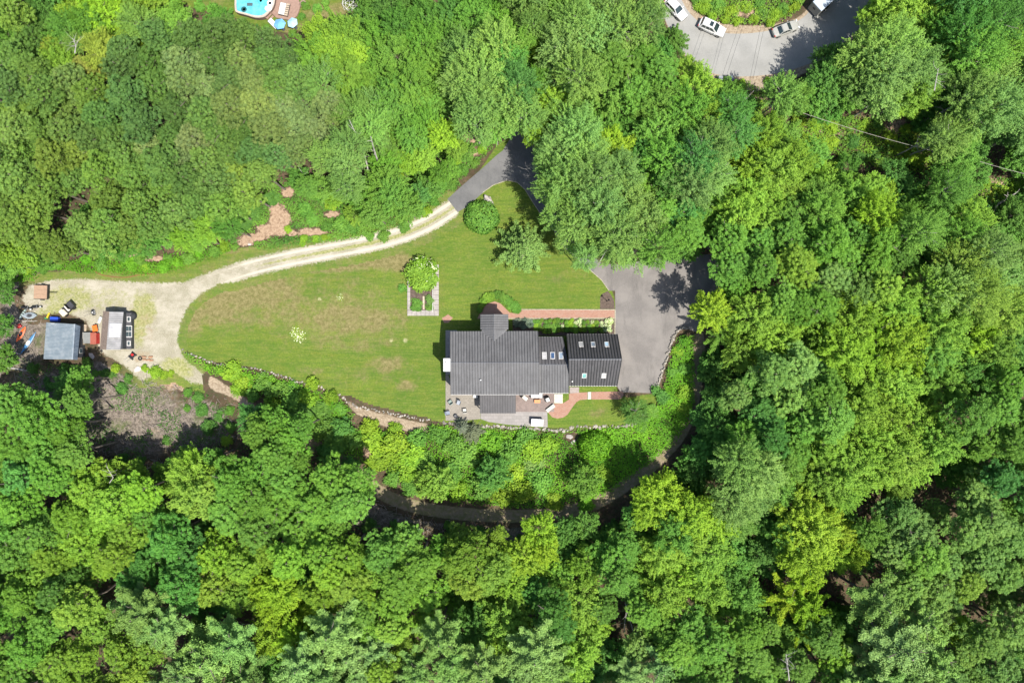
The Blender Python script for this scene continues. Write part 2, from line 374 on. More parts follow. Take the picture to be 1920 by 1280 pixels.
def mk_leaf(name, trans=0.28, rough=0.6, spec=0.14, yshift=(1.05, 1.2, 0.30)):
    t = NT(name); oi = t.n('ShaderNodeObjectInfo'); tint = t.attr('tint')
    n = t.noise(0.55, 3, 0.6)
    base = oi.outputs['Color']
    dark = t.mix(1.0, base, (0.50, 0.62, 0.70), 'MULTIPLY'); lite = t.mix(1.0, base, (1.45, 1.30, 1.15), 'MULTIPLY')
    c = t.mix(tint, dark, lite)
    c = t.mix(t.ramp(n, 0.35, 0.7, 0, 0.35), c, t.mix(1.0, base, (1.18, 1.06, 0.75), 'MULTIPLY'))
    c = t.mix(t.attr('flower'), c, (0.74, 0.76, 0.52))
    hsv = t.n('ShaderNodeHueSaturation'); t.set(hsv.inputs['Color'], c)
    t.set(hsv.inputs['Value'], t.ramp(oi.outputs['Random'], 0, 1, 0.88, 1.12)); c = hsv.outputs[0]
    b = t.n('ShaderNodeBsdfPrincipled'); t.set(b.inputs['Base Color'], c); b.inputs['Roughness'].default_value = rough; b.inputs['Specular IOR Level'].default_value = spec
    tr = t.n('ShaderNodeBsdfTranslucent'); t.set(tr.inputs[0], t.mix(1.0, c, yshift, 'MULTIPLY'))
    ms = t.n('ShaderNodeMixShader'); ms.inputs[0].default_value = trans
    t.t.links.new(b.outputs[0], ms.inputs[1]); t.t.links.new(tr.outputs[0], ms.inputs[2]); t.t.links.new(ms.outputs[0], t.out.inputs[0])
    return t.m
def mk_bark(name, c0, c1):
    t = NT(name); n = t.noise(6, 5, 0.7, t.pos((1, 1, 0.25))); return t.done(t.mix(t.ramp(n, 0.35, 0.65), c0, c1), 0.9, normal=t.bump(n, 0.7, 0.03), spec=0.2)
def mk_glass(name, col, rough=0.06):
    t = NT(name); n = t.noise(0.9, 2); return t.done(t.mix(t.ramp(n, 0.3, 0.7), col, tuple(min(1, x*1.5+0.01) for x in col)), rough, spec=0.9, normal=t.bump(t.noise(2), 0.03, 0.01))
def mk_water():
    t = NT('pool_water'); n = t.noise(1.2, 4, 0.6, dist=0.5); c = t.mix(t.ramp(n, 0.35, 0.65), (0.08, 0.33, 0.42), (0.13, 0.42, 0.48))
    return t.done(c, 0.08, spec=0.5, normal=t.bump(t.noise(2.5, 4), 0.15, 0.05))
def mk_stone(name, c0, c1):
    t = NT(name); oi = t.n('ShaderNodeObjectInfo'); n = t.noise(2.5, 6, 0.75)
    c = t.mix(t.ramp(n, 0.35, 0.65), c0, c1); hsv = t.n('ShaderNodeHueSaturation'); t.set(hsv.inputs['Color'], c)
    t.set(hsv.inputs['Value'], t.ramp(oi.outputs['Random'], 0, 1, 0.7, 1.3))
    return t.done(hsv.outputs[0], 0.9, normal=t.bump(n, 0.7, 0.05), spec=0.2)
GROUND = mk_ground(); LAWN = mk_lawn(); GRAVEL = mk_gravel(); TRACK = mk_track(); SAND = mk_sand()
ASPH_D = mk_asphalt('driveway_asphalt', (0.085, 0.085, 0.086), (0.128, 0.126, 0.124)); ASPH_T = mk_asphalt('turnaround_asphalt', (0.118, 0.109, 0.102), (0.172, 0.158, 0.145), 0.8)
ASPH_R = mk_asphalt('road_asphalt', (0.190, 0.188, 0.176), (0.235, 0.231, 0.216), 0.15)
BRICK = mk_brick(); PATIO = mk_pavers('patio_pavers', (0.20, 0.18, 0.15), (0.245, 0.22, 0.185), 0.5); CONC = mk_pavers('terrace_slabs', (0.22, 0.205, 0.19), (0.26, 0.24, 0.225), 0.8)
ROOF = mk_roof('grey_metal_roofing', (0.086, 0.085, 0.086), (0.114, 0.113, 0.114), .62, 0.0, .15); SEAM = mk_roof('metal_roof_seam_shade', (0.034, 0.034, 0.035), (0.044, 0.044, 0.045))  # seam ribs coloured darker to paint in the shadow lines along them
ROOF_G = mk_roof('charcoal_metal_roofing', (0.062, 0.060, 0.061), (0.084, 0.081, 0.083), .6, 0.0, .2); SEAM_G_SHADE = mk_roof('charcoal_roof_seam_shade', (0.026, 0.025, 0.026), (0.036, 0.036, 0.036))  # charcoal ribs get the same painted shadow-line tone
RIDGE = mk_roof('ridge_cap_metal', (0.10, 0.10, 0.105), (0.125, 0.125, 0.13))
SIDING = M('cream_siding', (0.34, 0.31, 0.26)); TRIM = M('white_trim', (0.45, 0.44, 0.42)); GLASS = mk_glass('window_glass', (0.03, 0.045, 0.05)); SKYG = mk_glass('skylight_glass', (0.16, 0.20, 0.24), 0.1)
WOODD = M('deck_wood', (0.165, 0.122, 0.105), var=0.25, scale=2); WOOD = M('weathered_wood', (0.36, 0.29, 0.21), var=0.3, scale=2); WOODG = M('grey_wood', (0.34, 0.32, 0.29), var=0.3)
BLACK = M('black_plastic', (0.015, 0.015, 0.017), 0.45); DARK = M('dark_metal', (0.045, 0.045, 0.05), 0.4); WHITE = M('white_plastic', (0.52, 0.52, 0.50), 0.4, var=0.08); GREYM = M('grey_metal', (0.30, 0.31, 0.32), 0.4, 0.5)
CREAM = M('cream_cushion', (0.48, 0.45, 0.39), 0.9); ORANGE = M('orange_plastic', (0.62, 0.13, 0.02), 0.4); REDP = M('red_paint', (0.42, 0.02, 0.02), 0.4); BLUEP = M('blue_plastic', (0.02, 0.06, 0.38), 0.4); GREYC = M('grey_fabric', (0.28, 0.30, 0.33), 0.9)
MULCH = M('dark_mulch', (0.085, 0.062, 0.048), 0.95, var=0.5, scale=4, bump=0.8); CURB = M('stone_edging', (0.30, 0.27, 0.20), 0.9, var=0.3)
RUBBER = M('tyre_rubber', (0.018, 0.018, 0.018), 0.8); BROWNR = M('brown_shingle', (0.17, 0.13, 0.105), 0.9, var=0.3)
CARG = mk_glass('car_glass', (0.012, 0.022, 0.022), 0.05)
CORR_B = mk_corr('pale_blue_corrugated', (0.22, 0.265, 0.30), (0.32, 0.355, 0.38), 'x'); CORR_D = mk_corr('dull_blue_corrugated', (0.08, 0.105, 0.14), (0.13, 0.16, 0.20), 'x'); CORR_G = mk_corr('pale_grey_corrugated', (0.25, 0.245, 0.24), (0.34, 0.33, 0.325), 'x')
DARKW = M('dark_shed_siding', (0.035, 0.038, 0.042), 0.7, var=0.3); STONE = mk_stone('fieldstone', (0.17, 0.155, 0.13), (0.33, 0.30, 0.255)); BOULD = mk_stone('pale_boulder_stone', (0.30, 0.26, 0.24), (0.46, 0.42, 0.39))
LEAF = mk_leaf('broadleaf_foliage'); NEEDLE = mk_leaf('needle_foliage', 0.15, 0.6, 0.12, (1.1, 1.0, 0.6)); BARK = mk_bark('bark', (0.10, 0.08, 0.06), (0.22, 0.19, 0.16)); PALEBARK = mk_bark('pale_bark', (0.22, 0.205, 0.18), (0.38, 0.355, 0.32))
WATER = mk_water(); TERRA = M('brown_pool_deck', (0.24, 0.155, 0.12), 0.9, var=0.2)
# ------------------------------------------------------------------ the setting
def blobs(x, y, lst):
    out = np.zeros(x.shape)
    for (a, b, ra, rb, s) in lst:
        p = P(a, b); d = np.hypot((x-p.x)/(ra/PPM), (y-p.y)/(rb/PPM)); out = np.maximum(out, s*np.clip(1.55-d, 0, 1))
    return out
BARE = [(525, 415, 20, 30, 1), (505, 432, 28, 12, 1), (478, 445, 30, 8, 1), (540, 362, 13, 10, 1), (515, 388, 10, 14, 1), (585, 435, 34, 8, 1), (550, 437, 14, 7, .9), (622, 402, 16, 6, 1), (665, 375, 14, 6, .9),
        (888, 258, 20, 10, .9), (815, 308, 26, 10, .8), (890, 285, 14, 10, .8), (460, 455, 18, 8, .8), (235, 478, 26, 10, .9), (290, 485, 22, 6, .9), (70, 490, 22, 12, .7), (265, 700, 16, 14, .8), (250, 745, 18, 20, .9), (330, 720, 34, 16, .9),
        (300, 690, 40, 12, .7), (455, 800, 12, 24, .8), (690, 845, 8, 22, .9), (1600, 950, 30, 20, .5), (1680, 235, 24, 22, .8), (1560, 240, 60, 30, .6), (1730, 280, 30, 30, .5), (1860, 350, 40, 20, .9), (1400, 30, 34, 24, .8),
        (640, 20, 60, 20, .9), (590, 50, 40, 16, .8), (400, 20, 50, 24, .6), (1170, 1160, 20, 26, .4), (80, 720, 60, 30, .6), (1430, 170, 30, 20, .8), (1010, 300, 20, 12, .3)]
BRUSH = [(240, 780, 110, 80, 1), (360, 800, 70, 50, 1), (120, 740, 70, 60, .8), (50, 600, 60, 120, .8), (780, 960, 120, 30, .9), (200, 700, 60, 30, .9), (960, 1000, 60, 24, .8), (700, 960, 50, 40, .9), (20, 540, 30, 60, .9)]
def g_extra(x, y): return {'bare': blobs(x, y, BARE), 'brush': blobs(x, y, BRUSH)}
def make_ground():
    ax = np.concatenate([-np.geomspace(1500, 100, 14), np.arange(-92, -58, 0.5), np.arange(-58, 33, .25), np.arange(33, 92.1, .5), np.geomspace(100, 1500, 14)])
    ay = np.concatenate([-np.geomspace(1500, 72, 14), np.arange(-66, -20, 0.5), np.arange(-20, 0, .25), np.arange(0, 66.1, .5), np.geomspace(72, 1500, 14)])
    X, Y = np.meshgrid(ax, ay); x = X.ravel(); y = Y.ravel(); nx, ny = len(ax), len(ay)
    ii, jj = np.meshgrid(np.arange(ny-1), np.arange(nx-1), indexing='ij'); a = (ii*nx+jj).ravel()
    me = mesh_np('ground', np.stack([x, y, ground(x, y)], 1), np.stack([a, a+1, a+nx+1, a+nx], 1), [GROUND], g_extra(x, y))
    o = bpy.data.objects.new('forest_floor', me); link(o); tag(o, kind='structure')
make_ground()

# lawn ---------------------------------------------------------
lawn_px = [(140, 512), (200, 503), (300, 492), (400, 478), (470, 462), (600, 462), (760, 425), (850, 372), (900, 318), (938, 268), (990, 262), (1010, 330), (1060, 440), (1115, 495), (1150, 550), (1160, 640), (1160, 738), (1225, 738), (1232, 755), (1200, 795),
           (1100, 803), (1030, 806), (835, 792), (790, 782), (720, 768), (665, 760), (640, 741), (560, 714), (480, 690), (400, 678), (345, 662), (338, 680), (395, 700), (415, 716), (385, 728), (340, 700), (318, 660), (300, 560), (200, 535)]
DRY = [(440, 570, 120, 60, .5), (640, 540, 110, 40, .4), (620, 620, 180, 40, .35), (700, 700, 120, 40, .3), (430, 560, 70, 36, .85), (500, 545, 70, 40, .8), (400, 590, 50, 22, .8), (560, 590, 60, 40, .6), (660, 598, 110, 34, .75), (590, 500, 110, 12, .9), (700, 488, 90, 14, .95), (740, 492, 44, 18, .9), (650, 640, 120, 20, .5), (480, 595, 60, 20, .6),
       (640, 570, 80, 26, .55), (725, 683, 40, 16, .7), (760, 722, 20, 12, .7), (360, 600, 24, 30, .8), (1120, 772, 20, 9, .6), (580, 695, 30, 8, .55), (820, 560, 20, 40, .4), (1060, 520, 40, 14, .35), (250, 500, 90, 10, .5), (380, 690, 60, 12, .6), (550, 560, 120, 60, .3), (330, 480, 80, 14, .5), (460, 470, 60, 10, .6),
       (100, 510, 60, 14, .5), (380, 708, 60, 16, .4), (1000, 300, 20, 10, .2)]
PALE = [(558, 627, 17, 16, .7), (599, 561, 5, 4, 1), (733, 638, 5, 5, .95), (760, 638, 6, 6, .95), (1080, 530, 12, 4, .5)]
lawn = soft_sheet('lawn', W2(smooth_poly(lawn_px, 4)), LAWN, 0.006, 0.35, 0.7, 0.8, lambda x, y: {'dry': blobs(x, y, DRY), 'pale': blobs(x, y, PALE), **g_extra(x, y)})
def yard_sheet(name, px, m, lift, cell=0.5, soft=0.9, extra=None):
    return soft_sheet(name, W2(smooth_poly(px, 3)), m, lift, cell, soft, 0.9, extra)
yard_sheet('pool_yard_grass', [(360, -30), (345, 5), (385, 22), (440, 34), (500, 55), (560, 62), (600, 40), (650, 34), (690, 10), (720, -30)], LAWN, 0.006, extra=lambda x, y: {'dry': blobs(x, y, [(620, 25, 50, 20, .8), (400, 10, 30, 20, .5), (560, 55, 30, 12, .7)]), 'pale': x*0})

# gravel -------------------------------------------------------
c_line = smooth_poly([(852, 388), (800, 420), (740, 444), (670, 461), (600, 474), (520, 490), (450, 508), (400, 526), (350, 545)], 4, False)
def offs(line, d):
    out = []
    for i, (a, b) in enumerate(line):
        p, q = line[max(i-1, 0)], line[min(i+1, len(line)-1)]; dx, dy = q[0]-p[0], q[1]-p[1]; L = math.hypot(dx, dy)
        out.append((a - dy/L*d, b + dx/L*d))
    return out
grav_px = offs(c_line, 17)[:] + [(300, 530), (230, 528), (150, 522), (95, 525), (55, 535), (40, 560), (60, 592), (120, 585), (160, 600), (190, 660), (240, 690), (262, 712), (330, 700), (360, 718), (398, 722), (380, 700), (345, 672), (332, 640), (338, 605), (352, 575), (375, 552), (410, 532)] + list(reversed(offs(c_line, -17)[:-7]))
grav_px = [p for p in grav_px]
WEED = [(180, 560, 120, 40, .45), (300, 600, 50, 60, .4), (130, 560, 60, 34, .75), (200, 560, 70, 30, .6), (270, 580, 30, 40, .8), (260, 600, 20, 60, .8), (120, 540, 50, 14, .3), (330, 690, 40, 26, .8), (100, 590, 40, 20, .8), (240, 540, 60, 16, .45), (360, 610, 20, 40, .5), (330, 650, 26, 20, .4), (460, 500, 40, 16, .42), (400, 522, 50, 18, .40)]
RUST = [(275, 610, 20, 34, .45), (265, 575, 20, 16, .4), (266, 668, 24, 14, .6)]
def grav_extra(x, y):
    cl = [tuple(P(*p)[:2]) for p in c_line]
    d = dist(x, y, cl, False); px = x*PPM+960
    mid = np.clip(1-np.abs(d)/0.75, 0, 1)*np.interp(px, [350, 430, 520, 700, 860], [0, .3, .85, 1.15, .9])
    rut = np.clip(1.25-np.abs(np.abs(d)-.95)/.45, 0, 1)*np.interp(px, [330, 480, 900], [.25, .8, 1])
    return {'rut': rut, 'weed': np.maximum(mid, blobs(x, y, WEED)), 'rust': blobs(x, y, RUST), 'dry': x*0+.4, 'lit': np.clip((270-px)/60, 0, 1)*np.clip((-y*PPM+640-525)/15, 0, 1)}
soft_sheet('gravel_drive', W2(grav_px), GRAVEL, 0.012, 0.3, 0.9, 1.3, grav_extra)
sand_px = [(650, 752), (680, 766), (720, 776), (770, 788), (806, 796), (800, 812), (770, 808), (745, 806), (700, 790), (668, 775)]
yard_sheet('sandy_bank', sand_px, SAND, 0.010, 0.3, 0.6)
yard_sheet('pale_path', [(395, 705), (425, 722), (455, 742), (480, 762), (500, 782), (488, 790), (462, 765), (430, 742), (395, 728)], SAND, 0.020, 0.3, 0.6)
track_c = smooth_poly([(480, 765), (520, 790), (580, 830), (650, 870), (700, 915), (760, 945), (850, 962), (960, 968), (1050, 962), (1120, 942), (1180, 905), (1235, 862), (1275, 815), (1295, 770), (1306, 720), (1312, 660), (1308, 625)], 4, False)
soft_sheet('dirt_track', W2(offs(track_c, 11) + list(reversed(offs(track_c, -13)))), TRACK, 0.016, 0.35, 0.6, 0.8)

# asphalt drive ---------------------------------------------------
drive_px = [(839, 373), (870, 345), (905, 315), (930, 292), (943, 282), (955, 262), (968, 225), (985, 190), (1010, 196), (1004, 230), (1000, 262), (1004, 300), (1016, 345), (1036, 392), (1062, 432), (1096, 468), (1122, 488),
            (1113, 512), (1089, 491), (1052, 459), (1039, 432), (1015, 403), (999, 379), (984, 355), (970, 342), (951, 338), (925, 347), (900, 366), (878, 386), (858, 398)]
flat_sheet('driveway', W2(drive_px), ASPH_D, 0.018)
turn_px = [(1121, 491), (1150, 496), (1200, 490), (1270, 480), (1350, 476), (1362, 510), (1352, 560), (1330, 600), (1309, 624), (1288, 616), (1272, 620), (1258, 650), (1246, 690), (1236, 722), (1229, 737), (1164, 735), (1156, 722), (1153.5, 622), (1153.5, 545), (1143, 545), (1128, 525), (1112, 511)]
flat_sheet('turnaround', W2(turn_px), ASPH_T, 0.022)
def edge_strip(name, line, w_, h_, m, kind='structure', seg=0.6):
    mb = MB(); pts = W2(line)
    for a, b in zip(pts[:-1], pts[1:]):
        a = Vector(a); b = Vector(b); L = (b-a).length; n = max(1, round(L/seg)); d = (b-a)/n; ang = math.atan2(d.y, d.x)
        for k in range(n):
            c = a + d*(k+.5); mb.box((c.x, c.y, gz(c.x, c.y)+h_/2), (d.length*.95, w_, h_+0.02), rz=ang+random.uniform(-.02, .02))
    return mb.build(name, m, None, kind=kind)
random.seed(3)
edge_strip('driveway_edging', [(1142, 545), (1128, 525), (1112, 511), (1089, 491), (1052, 459), (1039, 432), (1015, 403), (999, 379), (984, 355), (970, 342), (951, 338), (925, 347), (905, 361)], 0.11, 0.05, CURB)
#edge_strip('driveway_edging', [(843, 372), (870, 347), (905, 317), (930, 294), (938, 286)], 0.16, 0.05, CURB)

# road --------------------------------------------------------
road_px = smooth_poly([(1180, -120), (1215, -40), (1240, 20), (1262, 68), (1290, 108), (1330, 135), (1370, 143), (1410, 143), (1455, 138), (1500, 126), (1550, 104), (1605, 60), (1640, 10), (1665, -50), (1680, -120),
           (1560, -120), (1545, -60), (1530, -5), (1512, 28), (1478, 48), (1440, 58), (1400, 63), (1360, 62), (1325, 50), (1300, 32), (1282, 8), (1262, -40), (1250, -120)], 4)
yard_sheet('sandy_verge', [(1230, -60), (1240, 20), (1280, 100), (1330, 142), (1400, 170), (1440, 166), (1500, 142), (1560, 104), (1620, 50), (1650, -60), (1550, -60), (1520, 10), (1480, 40), (1400, 48), (1330, 38), (1290, 0), (1270, -60)], SAND, 0.010, 0.5, 0.5)
flat_sheet('road', W2(road_px), ASPH_R, 0.020)

# walks, terraces ------------------------------------------------
def hp(pts, z=0.0): return [tuple(HZ(a, b, z)[:2]) for a, b in pts]
walk_n = hp([(350, 212), (380, 150), (420, 108), (470, 92), (510, 105), (545, 140), (575, 170), (640, 176), (650, 152), (1303, 150), (1303, 206), (640, 206), (590, 214)])
flat_sheet('brick_walkway', walk_n, BRICK, 0.045)
flat_sheet('brick_walkway', hp([(106, 208), (148, 182), (182, 206), (150, 240), (120, 240)]), BRICK, 0.03)
walk_s = hp([(985, 730), (1055, 722), (1112, 720), (1112, 770), (1060, 774), (1035, 790), (1005, 830), (975, 875), (945, 895), (905, 902), (870, 893), (840, 860), (830, 840), (885, 800), (945, 796), (985, 770)])
flat_sheet('brick_walkway', walk_s, BRICK, 0.045)
flat_sheet('brick_walkway', hp([(1140, 718), (1350, 714), (1362, 722), (1362, 742), (1350, 762), (1325, 770), (1140, 770)]), BRICK, 0.045)
flat_sheet('patio', hp([(131, 600), (131, 915), (240, 918), (372, 905), (372, 738), (180, 700), (150, 600)]), PATIO, 0.05)
flat_sheet('side_path', hp([(131, 292), (210, 292), (210, 598), (131, 598)]), CONC, 0.05)
flat_sheet('terrace', hp([(374, 820), (374, 905), (430, 925), (560, 944), (700, 955), (838, 962), (835, 852)]), CONC, 0.05)
mb = MB()
y0 = HZ(0, 856, .1).y; y1 = HZ(0, 700, .1).y; x0 = HZ(600, 0, .1).x; x1 = HZ(882, 0, .1).x
nb = int((y1-y0)/0.15)
for k in range(nb):
    mb.box(((x0+x1)/2, y0+(k+.5)*0.15, 0.13), (x1-x0, 0.138, 0.04))
dk = mb.build('wooden_deck', WOODD, None, kind='structure')
flat_sheet('pale_slab', hp([(883, 732), (942, 732), (942, 796), (883, 796)]), M('pale_slab_stone', (0.42, 0.40, 0.34), 0.9), 0.14, thick=-0.1)
flat_sheet('step_slab', hp([(1115, 718), (1138, 718), (1138, 769), (1115, 769)]), M('pale_slab_stone', (0.42, 0.40, 0.34), 0.9), 0.09)
flat_sheet('porch_landing', hp([(990, 685), (1056, 685), (1054, 724), (990, 728)]), M('landing_boards', (0.26, 0.22, 0.20), 0.9), 0.10)
for pts, nm in (([(645, 148), (1306, 150)], 'walkway_edging'), ([(1304.5, 150), (1302, 318)], 'walkway_edging'), ([(565, 210), (1300, 209)], 'walkway_edging')):
    q = [HZ(a, b, 0) for a, b in pts]; m_ = MB(); a, b = q; L = (b-a).length; n = int(L/0.5); d = (b-a)/n
    for k in range(n): c = a+d*(k+.5); m_.box((c.x, c.y, .04), (d.length*.96, .14, .10), rz=math.atan2(d.y, d.x))
    m_.build(nm, CURB, None, kind='structure')
flat_sheet('mulch_bed', hp([(1202, 60), (1215, 40), (1255, 20), (1275, 45), (1298, 90), (1302, 145), (1200, 145)]), MULCH, 0.03)
flat_sheet('mulch_bed', hp([(595, 214), (1298, 214), (1298, 330), (595, 330)]), MULCH, 0.035)
flat_sheet('grass_strip', hp([(1060, 684), (1306, 680), (1306, 713), (1062, 718)]), LAWN, 0.03)
bpy.data.objects['grass_strip'].data.attributes.new('cov', 'FLOAT', 'POINT').data.foreach_set('value', np.ones(len(bpy.data.objects['grass_strip'].data.vertices), np.float32))
# garden bed walk round the raised bed
bed_c = [(762, 500), (762, 594), (824, 594), (824, 500)]

# fieldstone walls ---------------------------------------------------
def rock_mesh(seed, flat=0.75):
    rnd = random.Random(seed); bm = bmesh.new(); bmesh.ops.create_icosphere(bm, subdivisions=1, radius=0.5)
    for v in bm.verts:
        v.co *= rnd.uniform(0.78, 1.16); v.co.z *= flat; v.co.x *= 1.25
    me = bpy.data.meshes.new('rock'); bm.to_mesh(me); bm.free(); me.materials.append(STONE); return me
ROCKS = [rock_mesh(i) for i in range(7)]
def stone_wall(line, label, step=0.55, size=0.6, height=0.45, rows=2, drop=0.0):
    pts = [Vector(p) for p in W2(line)]; c0 = pts[len(pts)//2]
    root = thing('stone_wall', label, 'stone wall', (c0.x, c0.y, gz(c0.x, c0.y)))
    rnd = random.Random(len(line)*7+int(line[0][0])); n = 0
    for a, b in zip(pts[:-1], pts[1:]):
        L = (b-a).length; m_ = max(1, int(L/step)); d = (b-a)/m_; nrm = Vector((-d.y, d.x)).normalized()
        for k in range(m_):
            for r in range(rows):
                p = a + d*(k+rnd.uniform(.2, .8)) + nrm*rnd.uniform(-.18, .18)
                if n < 295:
                    s = size*rnd.uniform(.6, 1.25)
                    o = bpy.data.objects.new('stone', rnd.choice(ROCKS)); link(o, root)
                    o.location = (p.x-c0.x, p.y-c0.y, height*(1-r*0.8) - .25*s*.5 - drop - gz(c0.x, c0.y)*1.0 + (0 if r == 0 else -0.25)); o.scale = (s, s*rnd.uniform(.7, 1), s*.9); o.rotation_euler = (rnd.uniform(-.3, .3), rnd.uniform(-.3, .3), rnd.uniform(0, 6.3)); n += 1
    return root
stone_wall(smooth_poly([(338, 655), (365, 668), (400, 680), (445, 687), (480, 692), (520, 702), (560, 716), (605, 728), (640, 742)], 2, False), 'low grey fieldstone wall curving along the south west edge of the lawn', .42, .40, .12, 3)
stone_wall(smooth_poly([(640, 742), (652, 754), (668, 762), (700, 767), (740, 776), (780, 784), (808, 788)], 2, False), 'fieldstone wall holding the lawn above the bare sandy bank', .38, .42, .12, 3)
stone_wall([(830, 792), (880, 797), (920, 799), (970, 802), (1030, 804)], 'rough stone wall under the terrace, overgrown with shrubs', .45, .6, .1, 3)
stone_wall([(1030, 806), (1060, 806), (1078, 800), (1110, 800), (1150, 799), (1195, 796)], 'rubble stone edging below the small lawn beside the round clipped shrub', .5, .55, .05, 2)
stone_wall(smooth_poly([(1290, 615), (1274, 616), (1264, 628), (1256, 650), (1248, 676), (1241, 700), (1234, 720)], 2, False), 'curved grey stone wall bordering the right side of the paved turnaround', .26, .42, .28, 4)
# ------------------------------------------------------------------ the house
h0 = HZ(560, 520, 0)
house = thing('house', 'large cream sided house with grey standing seam metal roofs, skylights and attached garage', 'house', h0)
def roof_plane(p0, p1, p2, p3, n, mr, ms, name='roof', t=0.16, seam_h=0.08, seam_w=0.085, clip=None):
    """p0-p1 along the eave, p3-p2 along the ridge"""
    r = MB(h0).slab([p0, p1, p2, p3], t).build(name, mr, house)
    s = MB(h0); nr = (p1-p0).cross(p3-p0).normalized()
    if nr.z < 0: nr = -nr
    for k in range(n+1):
        f = k/n; a = p0.lerp(p1, f); b = p3.lerp(p2, f)
        if clip:
            g = clip(a, b)
            if g is None: continue
            a, b = g
        s.beam(a, b, seam_w, seam_h, nr)
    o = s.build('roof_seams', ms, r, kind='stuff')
    return r
def ridge_cap(a, b, m=None, w_=0.28, name='ridge_cap'):
    mb = MB(h0); d = (b-a).normalized(); side = d.cross(Vector((0, 0, 1))).normalized()
    q = [a+side*w_/2-Vector((0, 0, .03)), a+Vector((0, 0, .075)), a-side*w_/2-Vector((0, 0, .03)), b+side*w_/2-Vector((0, 0, .03)), b+Vector((0, 0, .075)), b-side*w_/2-Vector((0, 0, .03))]
    mb.add(q, [(0, 1, 4, 3), (1, 2, 5, 4), (0, 2, 1), (3, 4, 5), (0, 3, 5, 2)]); return mb.build(name, m or RIDGE, house)
def gutter(a, b, m=None):
    mb = MB(h0); mb.beam(a-Vector((0, 0, .17)), b-Vector((0, 0, .17)), .13, .13); return mb.build('gutter', m or TRIM, house)
def block(x0, x1, y0, y1, ze, zr, yr, name='wall', inset=0.3):
    """walls with gable ends: ridge along x at y = yr"""
    x0 += inset; x1 -= inset; y0 += inset; y1 -= inset; ze2 = ze-.2; zr2 = zr-.2
    prof = [(y0, 0), (y1, 0), (y1, ze2), (yr, zr2), (y0, ze2)]; mb = MB(h0)
    vs = [Vector((x0, y, z)) for y, z in prof] + [Vector((x1, y, z)) for y, z in prof]; n = 5
    mb.add(vs, [tuple(range(n)), tuple(reversed(range(n, 2*n)))] + [(i, (i+1) % n, n+(i+1) % n, n+i) for i in range(n)])
    w_ = mb.build(name, SIDING, house)
    b = MB(h0)
    for yy in (y0-.012, y1+.012):
        for k in range(int(ze2/0.2)): b.box(((x0+x1)/2, yy, .15+k*.2), (x1-x0, .03, .02))
    b.build('clapboard', SIDING, w_, kind='stuff'); return x0, x1, y0, y1
def window(x, y, z, w_, h_, axis, sill=True):
    """axis: +1/-1 facing +y/-y ; +2/-2 facing +x/-x"""
    s = 1 if axis > 0 else -1; ax = abs(axis)
    def sz(a, d, b): return (a, d, b) if ax == 1 else (d, a, b)
    off = Vector((0, s, 0)) if ax == 1 else Vector((s, 0, 0)); sd_ = Vector((1, 0, 0)) if ax == 1 else Vector((0, 1, 0)); c = Vector((x, y, z))
    f = MB(h0)
    for q in (-1, 1):
        f.box(c+off*.04+sd_*q*w_/2, sz(.09, .08, h_+.09)); f.box(c+off*.04+Vector((0, 0, q*h_/2)), sz(w_+.09, .08, .09))
    f.box(c+off*.045, sz(w_, .05, .05)); f.box(c+off*.05+sd_*0, sz(.05, .05, h_))
    fo = f.build('window', TRIM, house); g = MB(h0).box(c+off*.02, sz(w_, .03, h_)); g.build('pane', GLASS, fo)
    return fo
def skylight(p, ex, ey, nr, w_, h_, glass=SKYG):
    f = MB(h0)
    def bx_(c, a, b, hh, mb_):
        vs = []
        for zz in (-.05, hh):
            for sx, sy in ((-1, -1), (1, -1), (1, 1), (-1, 1)): vs.append(c + ex*sx*a/2 + ey*sy*b/2 + nr*zz)
        mb_.add(vs, [(0, 3, 2, 1), (4, 5, 6, 7), (0, 1, 5, 4), (1, 2, 6, 5), (2, 3, 7, 6), (3, 0, 4, 7)])
    t = .10
    for q in (-1, 1):
        bx_(p+ex*q*(w_-t)/2, t, h_, .14, f); bx_(p+ey*q*(h_-t)/2, w_-2*t-.004, t, .14, f)
    o = f.build('skylight', TRIM, house); g = MB(h0); bx_(p, w_-2*t-.01, h_-2*t-.01, .10, g); g.build('pane', glass, o)
# main block
ZE, ZR = 5.6, 6.9
A0, A1, A2, A3 = HZ(163, 302, ZE), HZ(770, 300, ZE), HZ(777, 515, ZR), HZ(163, 515, ZR)
B1, B0 = HZ(777, 736, ZE), HZ(167, 736, ZE)
# the entrance wing straddles the north slope: its seams are cut where the wing covers them
wx0, wx1 = HZ(372, 0, 5.45).x, HZ(565, 0, 5.45).x; wxm = HZ(464, 0, 6.1).x; wyb = HZ(0, 183, 5.45).y
apex = HZ(465, 365, 6.00)
def clip_n(a, b):
    x = a.x; k = abs(x-wxm)/((wx1-wx0)/2*0.86)
    if k >= 1: return a, b
    # valley start on the slope
    y_e = A0.y; yv = y_e + (apex.y-y_e)*(1-k); f = (yv-a.y)/(b.y-a.y); return a.lerp(b, max(0, min(1, f))), b
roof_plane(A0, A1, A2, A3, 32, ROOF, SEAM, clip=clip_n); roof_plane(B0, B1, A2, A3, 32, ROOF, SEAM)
ridge_cap(A3, A2); gutter(A0, A1, M('dark_gutter', (.12, .12, .12))); gutter(B0, B1)
mx0, mx1, my0, my1 = block(A0.x, A1.x, B0.y, A0.y, ZE, ZR, A3.y)
for k in (.12, .32, .52, .72, .9):
    x = mx0+(mx1-mx0)*k; window(x, my0, 1.5, 1.1, 1.3, -1); window(x, my0, 4.0, 1.0, 1.2, -1)
